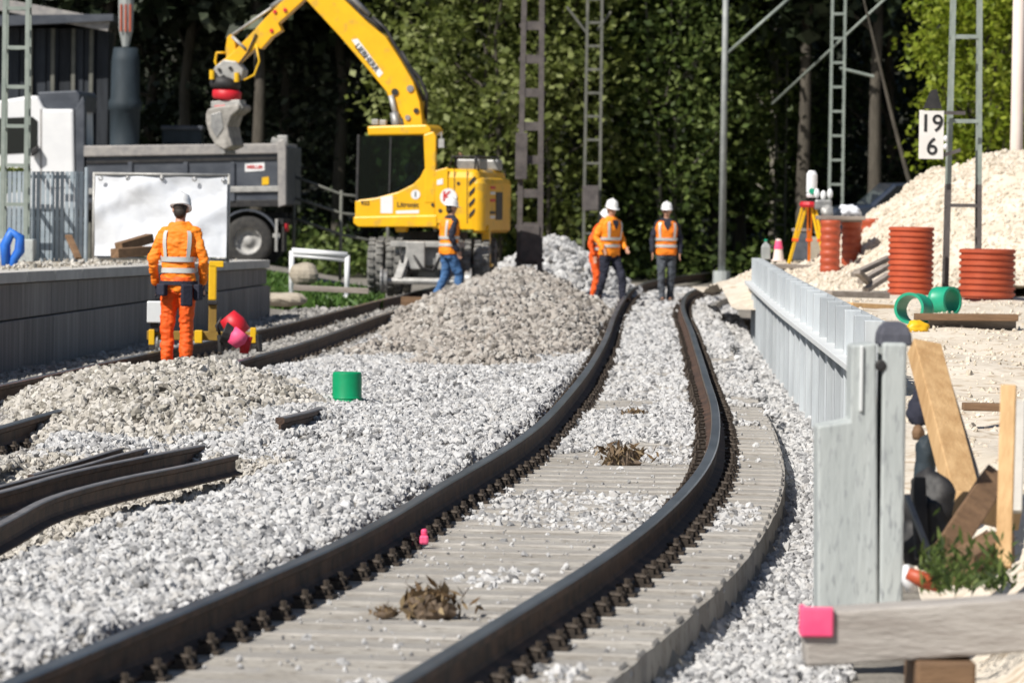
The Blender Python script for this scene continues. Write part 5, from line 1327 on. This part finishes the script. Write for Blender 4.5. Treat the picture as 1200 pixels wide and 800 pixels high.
for px in (258, 303):
    a, c = U(px, 392, yt2) - L, U(px + 1, 412, yt2) - L; b = MB(); b.cyl(a, c, .035, n=8); b.build('support_leg', 'dark', t)

# green bucket upside down in the ballast
p = G(406.5, 466, -.06); t = thing('green_bucket', 'bright green plastic bucket standing upside down in the pale ballast', 'bucket', (p.x, p.y, p.z - .05)); s_ = p.y / FPX
r = 17.2 * s_; h = 37 * s_
b = MB(); b.lathe([(0, h), (r * .9, h), (r * .97, h - .008), (r, h - .03), (r * 1.0, .03), (r * 1.03, .02), (r * 1.03, 0)], n=28); b.build('bucket_shell', 'green', t, smooth=False)
for q in t.children:
    for f in q.data.polygons: f.use_smooth = True
    m_ = q.modifiers.new('es', 'EDGE_SPLIT'); m_.split_angle = R(35)
b = MB(); b.lathe([(r * 1.0, .06), (r * 1.035, .055), (r * 1.035, .045), (r * 1.0, .04)], n=28, closed=True); b.build('rim_rib', 'green', t, smooth=True)

# clods of dry grass on the curved track
def tuft(label, px, py, wpx, hpx, seed, mats=('timber_old', 'timber_brown')):
    p = G(px, py, -.185); rng = np.random.default_rng(seed); s_ = p.y / FPX; W, H_ = wpx * s_, hpx * s_
    t = thing('dry_tuft', label, 'dry grass', (p.x, p.y, p.z))
    b = MB(); b.ell((0, 0, H_ * .25), (W * .5, W * .35, H_ * .45), 14, 8); b.v = [tuple(Vector(q) * (1 + .5 * noise.noise(Vector(q) / W * 4 + Vector((seed, 0, 0))))) for q in b.v]; b.build('soil_clod', 'dry_soil', t)
    c = rng.normal(size=(220, 3)) * np.array([W * .3, W * .2, H_ * .25]) + np.array([0, 0, H_ * .5]); o = leaf_obj('dry_blades', leaves(c, H_ * .16, rng, droop=-.8, aspect=3.5), 'dry', t)
MT['dry_soil'] = M('dry_brown_soil', (.09, .065, .045), (.19, .14, .10), .95, 0, 12, .8)
LEAF['dry'] = leaf_mat('dry_grass_blades', (.10, .06, .03), (.22, .15, .08), (.36, .28, .17), .2)
tuft('brown clod of dry grass on the nearest sleepers between the rails', 505, 722, 62, 38, 1)
tuft('brown dry clod on gravel between the rails, beyond the nearest one', 730, 544, 44, 24, 2)
tuft('small dark clod between the rails, farthest of the three in a row', 742, 489, 24, 10, 3)
tuft('small dark tuft lying left of the nearest brown clod', 452, 722, 26, 12, 4)
p = G(497, 632, -.14); b = MB(); b.box((0, 0, 0), (.05, .07, .05)); b.cyl((0, 0, .02), (0, 0, .06), .018); tag(b.build('marker_clip', 'pink', loc=p, bevel=.012), 'small red marker clip at the foot of the left curved rail', 'marker')

# ------------------------------------------------------------------ right side: pipes, tripod, boards
def corrugated(b, r, h, n, o=(0, 0, 0), axis=(0, 0, 1), wall=.035, nseg=32):
    pr = []
    for k in range(n):
        z0 = h * k / n; st = h / n
        pr += [(r * .93, z0 + st * .02), (r * .93, z0 + st * .28), (r, z0 + st * .42), (r, z0 + st * .85), (r * .93, z0 + st * .98)]
    pr += [(r * .93 - wall, h), (r * .93 - wall, 0)]
    return b.lathe(pr, o, axis, nseg, closed=True)
def standing_pipe(label, x0, x1, y0, y1, n, d, group=None):
    a, c = U((x0 + x1) / 2, y1, d), U((x0 + x1) / 2, y0, d); r = (x1 - x0) / 2 * d / FPX
    b = MB(); corrugated(b, r, c.z - a.z, n); o = b.build('corrugated_pipe', 'pipe', loc=(a.x, d + r, a.z), smooth=False)
    o.modifiers.new('es', 'EDGE_SPLIT').split_angle = R(60)
    for f in o.data.polygons: f.use_smooth = True
    return tag(o, label, 'pipe', group)
PG = 'orange-brown corrugated pipes'
standing_pipe('tall orange-brown corrugated pipe standing left of the large right mast', 1042, 1096, 266, 346, 12, 69, PG)
standing_pipe('short wide orange-brown corrugated pipe at the right edge', 1126, 1193, 292, 350, 8, 68, PG)
for k, (x0, x1, y0, y1, d) in enumerate(((961, 985, 258, 330, 77.2), (986, 1010, 258, 330, 78), (1008, 1032, 256, 330, 79.6))):
    standing_pipe(['leftmost of three orange-brown pipes standing behind the survey tripod', 'middle of three orange-brown pipes standing behind the survey tripod', 'rightmost of three orange-brown pipes standing behind the survey tripod'][k], x0, x1, y0, y1, 8, d, PG)
a, c = U(959, 255, 77.6), U(1014, 255, 77.6)
t = thing('pallet_board', 'pale board laid across the tops of the three orange-brown pipes', 'board', (a.x, 77.9, a.z)); b = MB(); b.box(((c.x - a.x) / 2, 0, .0), (c.x - a.x, .8, .06)); b.build('board_top', 'timber_old', t, bevel=.01)
for k in range(2): b = MB(); b.box(((c.x - a.x) / 2, -.3 + .6 * k, -.045), (c.x - a.x - .1, .08, .03)); b.build('batten', 'timber_old', t)
def bag(label, px, py, d, r, mat, seed, name='plastic_bag', cat='bag'):
    p = U(px, py, d); b = MB(); b.ell((0, 0, 0), r, 28, 20)
    b.v = [tuple(Vector((q[0], q[1], max(q[2], -r[2] * .7))) * (1 + .55 * noise.noise(Vector(q) * 9 + Vector((seed, 0, 0))) + .35 * abs(noise.noise(Vector(q) * 22 + Vector((0, seed, 0)))))) for q in b.v]
    return tag(b.build(name, mat, loc=p, smooth=True), label, cat)
bag('white crumpled bag on the board above the pipes', 996, 247, 77.8, (.15, .13, .085), 'white_flat', 3)
bag('grey bag beside the tripod head on the board above the pipes', 970, 247, 77.8, (.085, .08, .09), 'steel_lt', 4)
p = U(966, 240, 77.8); t = thing('measuring_device', 'small white and dark measuring device behind the tripod head', 'instrument', (p.x, 78.1, p.z))
b = MB(); b.box((0, 0, 0), (.26, .2, .16)); b.build('case', 'steel', t, bevel=.03)
for s in (-1, 0, 1): b = MB(); b.ell((s * .10, -.02, .14 + .03 * s * s), (.045, .045, .08)); b.build('prism', 'white', t, smooth=True)
# survey tripod
yt3 = 80; pt = U(948, 240, yt3); zf = U(950, 309, yt3).z
t = thing('survey_tripod', 'yellow and orange survey tripod with white instrument behind the far end of the barrier', 'tripod', (pt.x, yt3, zf)); L = t.location
for k, (px, dy, m_) in enumerate(((924, -.1, 'yellow2'), (966, -.25, 'yellow2'), (950, .5, 'hivis'))):
    a = Vector((pt.x + (px - 945) * .003, yt3, pt.z)) - L; f = U(px, 309, yt3); f = Vector((f.x, yt3 + dy, zf)) - L
    b = MB(); d_ = (f - a).normalized(); s_ = Vector((.03, 0, 0))
    b.bar(a - s_, a + (f - a) * .62 - s_ * .8, .03, .035); b.bar(a + s_, a + (f - a) * .62 + s_ * .8, .03, .035); b.bar(a + (f - a) * .45, f, .045, .04); b.build('leg', m_, t)
    b = MB(); b.box(a + (f - a) * .6, (.1, .06, .05)); b.build('leg_clamp', 'hivis2', t, bevel=.01)
b = MB(); b.lathe([(0, -.04), (.13, -.04), (.15, 0), (.13, .05), (0, .05)], pt - L, n=16); b.build('tripod_head', 'red', t, smooth=False)
b = MB(); q = U(951, 230, yt3) - L; b.lathe([(.0, 0), (.075, 0), (.09, .04), (.07, .06), (.085, .08), (.085, .36), (.05, .42), (0, .42)], q - Vector((0, 0, .02)), n=14); b.build('instrument', 'white', t, smooth=False)
b = MB(); q = U(951, 224, yt3) - L; b.cyl(q + Vector((0, -.10, 0)), q + Vector((0, .05, 0)), .045, n=12); b.build('lens', 'green_pipe', t)
b = MB(); q = U(951, 236, yt3) - L; b.box(q, (.06, .18, .05)); b.build('tribrach', 'dark', t)
a, c = U(892, 308, 78.5), U(962, 312, 78.5); plank('weathered board carrying the survey tripod', (a.x, 79.5, zf - .04), (c.x + .2, 79.5, zf - .04), .9, .07, 'timber_old')
b = MB(); b.box((0, 0, 0), (.8, .7, .62)); tag(b.build('footing_block', 'dust', loc=((a.x + c.x) / 2 + .15, 79.6, zf - .40), bevel=.03), 'pale earth block under the board with the survey tripod', 'block')
p = U(942, 306, 81.2); t = thing('grey_crate', 'grey crate standing behind the tripod legs', 'crate', (p.x, 82, p.z)); b = MB(); b.box((0, 0, .24), (.26, .3, .48)); b.build('crate_body', 'slate', t, bevel=.015); b = MB(); b.box((0, 0, .49), (.3, .34, .05)); b.build('lid', 'timber_old', t, bevel=.01)
p = U(912, 306, 81); t = thing('warning_cone', 'pink and white cone left of the survey tripod', 'cone', (p.x, 81, p.z))
b = MB(); b.lathe([(.15, 0), (.15, .03), (.11, .03), (.055, .42), (.04, .44), (0, .44)], n=18); b.build('cone_body', 'pole_pink', t, smooth=False); t.scale = (.8,) * 3
b = MB(); b.lathe([(.085, .24), (.062, .40), (.058, .40), (.08, .24)], n=18, closed=True); b.v = [(x * 1.04, y * 1.04, z) for x, y, z in b.v]; b.build('cone_band', 'pink', t)
p = U(901, 304, 81); t = thing('white_canister', 'white canister left of the pink and white cone', 'canister', (p.x - .05, 81, p.z)); b = MB(); b.loft([[(sx * .09 * k, sy * .07 * k, z) for sx, sy in ((-1, -1), (1, -1), (1, 1), (-1, 1))] for k, z in ((1, 0), (1, .24), (.7, .30), (.35, .32), (.3, .36))]); b.build('canister_body', 'pole', t, bevel=.015); t.scale = (.8,) * 3; b = MB(); b.cyl((0, 0, .36), (0, 0, .40), .035, n=10); b.build('screw_cap', 'green_pipe', t)
# green pipe rings
def ring(label, px, py, d, rpx, hlen, axis):
    p = U(px, py, d); r = rpx * d / FPX; b = MB(); ax = Vector(axis).normalized()
    b.lathe([(r, -hlen), (r * 1.03, -hlen * .8), (r * 1.03, -hlen * .55), (r, -hlen * .5), (r, hlen), (r - .03, hlen), (r - .03, -hlen)], (0, 0, 0), ax, 28, closed=True)
    o = b.build('pipe_ring', 'green_pipe', loc=p, smooth=True); o.modifiers.new('es', 'EDGE_SPLIT').split_angle = R(40); return tag(o, label, 'pipe')
ring('green pipe ring lying open towards the camera at the foot of the tall orange pipe', 1071, 362, 54.5, 18.5, .16, (-.45, -1, .08))
ring('green pipe ring lying sideways between the two large orange pipes', 1107, 353, 59, 17, .12, (.75, -.75, .05))
plank('brown plank lying on a low support below the green pipe rings', U(1072, 371, 54), U(1192, 372, 54), .3, .07, 'timber_brown')
plank('dark timber support under the brown plank at the right edge', U(1088, 379, 54.1), U(1190, 380, 54.1), .16, .10, 'timber_old')
for k, (x0, y0, x1, y1) in enumerate(((1000, 322, 1042, 302), (1008, 330, 1040, 312), (1014, 340, 1042, 322), (1004, 318, 1022, 334))):
    plank(['top slat of the loose wood pile left of the tall orange pipe', 'second slat of the loose wood pile left of the tall orange pipe', 'lowest slat of the loose wood pile left of the tall orange pipe', 'slat lying crosswise on the wood pile left of the tall orange pipe'][k],
          U(x0, y0, 72 - k * .2), U(x1, y1, 72.6 - k * .2), .10, .07, 'timber_old', 'wood_slat', 'slat', 'loose wood pile')
plank('grey board lying on sand left of the tall orange pipe', U(968, 344, 66), U(1036, 346, 66.5), .26, .08, 'timber_old')
plank('tan board lying on sand below the grey board', U(994, 357, 62), U(1046, 360, 62.3), .22, .06, 'timber')
bag('yellow folded sheet on the sand at the right edge', 1192, 388, 55, (.20, .15, .08), 'yellow2', 7, 'folded_sheet', 'sheet')
bag('crumpled yellow sheet beside the dark cap of the barrier end', 1073, 384, 50, (.10, .1, .06), 'yellow2', 9, 'folded_sheet', 'sheet')
plank('brown plank lying flat on the near sand', U(1128, 476, 33), U(1174, 477, 33), .14, .05, 'timber_brown')
# leaning beams and debris behind the barrier end
plank('thick tan timber beam leaning against the barrier end', U(1132, 596, 24.6), U(1083, 408, 25.6), .15, .10, 'timber', 'timber_beam', 'beam', up=(.3, -1, .2))
plank('thin grey plank leaning beside the thick tan beam', U(1143, 566, 24.8), U(1100, 425, 25.9), .05, .05, 'timber_old', 'timber_beam', 'beam', up=(.3, -1, .2))
plank('upright tan stake at the right edge', U(1176, 665, 22.6), U(1182, 452, 22.8), .07, .07, 'timber', 'timber_stake', 'stake')
plank('pale upright stake at the far right edge', U(1192, 600, 23.0), U(1196, 470, 23.2), .045, .045, 'coping', 'timber_stake', 'stake')
plank('brown board propped at an angle between the stake and the debris', U(1112, 642, 22.7), U(1165, 560, 23.4), .12, .09, 'timber_brown', 'timber_beam', 'beam', up=(.2, -1, .4))
plank('brown beam lying tilted in front of the propped brown board', U(1125, 668, 22.4), U(1172, 640, 22.9), .14, .14, 'timber_brown', 'timber_beam', 'beam')
plank('tan beam lying across behind the upright stake', U(1128, 590, 23.6), U(1186, 606, 23.8), .12, .12, 'timber', 'timber_beam', 'beam')
plank('thin grey rod leaning in the dark gap behind the barrier end', U(1062, 580, 23.3), U(1096, 665, 23.0), .025, .025, 'steel', 'steel_rod', 'rod')
plank('upper dark post leaning in the gap behind the barrier end', U(1076, 560, 23.5), U(1080, 655, 23.4), .06, .06, 'dark', 'steel_rod', 'rod')
bag('black plastic bag in the gap behind the barrier end', 1080, 625, 23.6, (.11, .12, .20), 'dark', 2)
bag('crumpled black sheet below the leaning beam', 1098, 590, 24.0, (.10, .12, .13), 'dark', 6)
bag('blue rag hanging beside the leaning beam', 1076, 478, 25.8, (.05, .05, .10), 'navy', 8, 'cloth_rag', 'rag')
bag('dark green rag below the blue rag', 1083, 540, 25.2, (.05, .05, .12), 'bluegrey', 5, 'cloth_rag', 'rag')
bag('small rusty tin beside the leaning beam', 1075, 508, 25.6, (.03, .03, .04), 'timber_brown', 5, 'rusty_tin', 'tin')
b = MB(); p = U(1080, 677, 21.6); b.tube([(-.06, 0, .02), (.0, 0, -.005), (.07, 0, -.03)], [.025, .035, .03], 12); tag(b.build('plastic_bottle', 'pipe', loc=p, smooth=True), 'orange-red plastic bottle lying behind the foreground timber', 'bottle')
b = MB(); p = U(1064, 678, 21.7); b.tube([(-.01, 0, .06), (0, 0, 0), (.02, 0, -.05)], [.012, .03, .025], 12); tag(b.build('plastic_bottle', 'white', loc=p, smooth=True), 'white plastic bottle beside the orange-red one', 'bottle')
rng = np.random.default_rng(55); cc = []
for _ in range(520):
    px = rng.choice([rng.normal(1120, 12), rng.normal(1160, 14), rng.normal(1095, 10)]); cc.append(U(px, 688 - abs(rng.normal(0, 26)), rng.uniform(21.3, 22.6)))
stuff(leaf_obj('weeds', leaves(np.array(cc), .016, rng, droop=-.9, aspect=4.5), 'mid'), 'green weeds behind the foreground timber', 'weeds')
MT['timber_pale'] = M('pale_grey_timber', (.30, .27, .245), (.44, .41, .38), .85, 0, 5, .5, 30, stretch=(.5, 3, 3))
# foreground timber with pink end
a, c = U(926, 716, 19.0), U(1290, 718, 19.0); t = thing('foreground_timber', 'grey weathered timber lying across the bottom right corner with pink painted end', 'timber', (a.x, 19.0, a.z)); L = t.location
b = MB(); b.bar(a - L + Vector((.05, .05, -.10)), c - L + Vector((0, .05, -.02)), .26, .20); b.build('beam', 'timber_pale', t, bevel=.012)
b = MB(); b.box((.10, -.088, -.03), (.11, .03, .11)); b.box((.045, -.035, -.03), (.022, .136, .112)); b.build('pink_paint_mark', 'pink', t, bevel=.007)

b = MB(); b.box((0, 0, 0), (.22, .6, .36)); o = b.build('support_timber', 'timber_brown', loc=(1.62, 19.15, -.125), bevel=.012); tag(o, 'dark timber block carrying the grey foreground timber', 'timber')
b = MB(); b.box((0, 0, 0), (.22, .6, .36)); o = b.build('support_timber', 'timber_old', loc=(2.35, 19.15, -.125), bevel=.012); tag(o, 'grey timber block under the right end of the foreground timber', 'timber')
# parked car and house far right
p = U(1035, 250, 112); t = thing('parked_car', 'dark blue car half hidden behind the sand heap', 'car', (p.x + .5, 112, -.1), R(8))
side = [(-1.9, .35), (-1.95, .75), (-1.75, .95), (-.95, 1.05), (-.45, 1.5), (.75, 1.55), (1.35, 1.12), (1.9, 1.0), (1.98, .6), (1.9, .35)]
DZ = .75
b = MB(); b.prism([(x, z + DZ) for x, z in side], -.82, .82); b.build('car_body', 'carpaint', t, bevel=.08)
b = MB(); b.prism([(x, z + DZ) for x, z in ((-.82, 1.06), (-.40, 1.44), (.10, 1.47), (.10, 1.06))], -.835, -.825); b.build('side_window', 'glass_dark', t)
b = MB(); b.prism([(x, z + DZ) for x, z in ((.16, 1.06), (.16, 1.47), (.70, 1.49), (1.12, 1.10))], -.835, -.825); b.build('side_window', 'glass_dark', t)
for wx in (-1.2, 1.25):
    for s in (-1, 1):
        bt, br = MB(), MB(); wheel(bt, br, 0, 0, .32, .2, s)
        m = Matrix.Translation((wx, s * .74, DZ)) @ (Matrix.Rotation(math.pi / 2, 4, 'Z') if s > 0 else Matrix.Rotation(-math.pi / 2, 4, 'Z') @ Matrix.Scale(-1, 4, (1, 0, 0)))
        w_ = XF(bt, m).build('wheel', 'rubber', t, smooth=True); XF(br, m).build('rim', 'dusty', w_, smooth=True)
b = MB(); b.box((-1.93, -.55, .72 + DZ), (.08, .3, .12)); b.build('tail_lamp', 'pink', t, bevel=.02)
b = MB(); b.box((0, 0, -.1 + DZ), (4.6, 2.4, .8)); o = b.build('car_stand', 'dust', loc=(p.x + .5, 112, -.1), bevel=.05); tag(o, 'earth ramp on which the dark blue car stands', 'earth ramp')
p = U(1185, 100, 122); t = thing('house', 'house with dark brown roof half hidden by the yellow-green trees', 'house', (p.x + 2.2, 122, -.2)); L = t.location
b = MB(); b.box((.8, 2.5, 1.9), (5, 5, 3.8)); b.build('wall', 'dust', t)
a, c = U(1150, 122, 119.4) - L, U(1190, 80, 119.4) - L; dr = (c - a).normalized()
b = MB(); e = a + dr * 4.6; b.add([], []); q = [(a.x, a.z), (e.x, e.z), (e.x + (e.x - a.x), a.z), (e.x + (e.x - a.x), a.z - .22), (e.x, e.z - .26), (a.x, a.z - .22)]; b.prism(q, -2.6 + .0, 5.4); b.build('roof', 'roof', t, bevel=.01)
b = MB(); b.box((-.6, -.02, 1.6), (.9, .06, 1.1)); b.build('window', 'glass_dark', t)
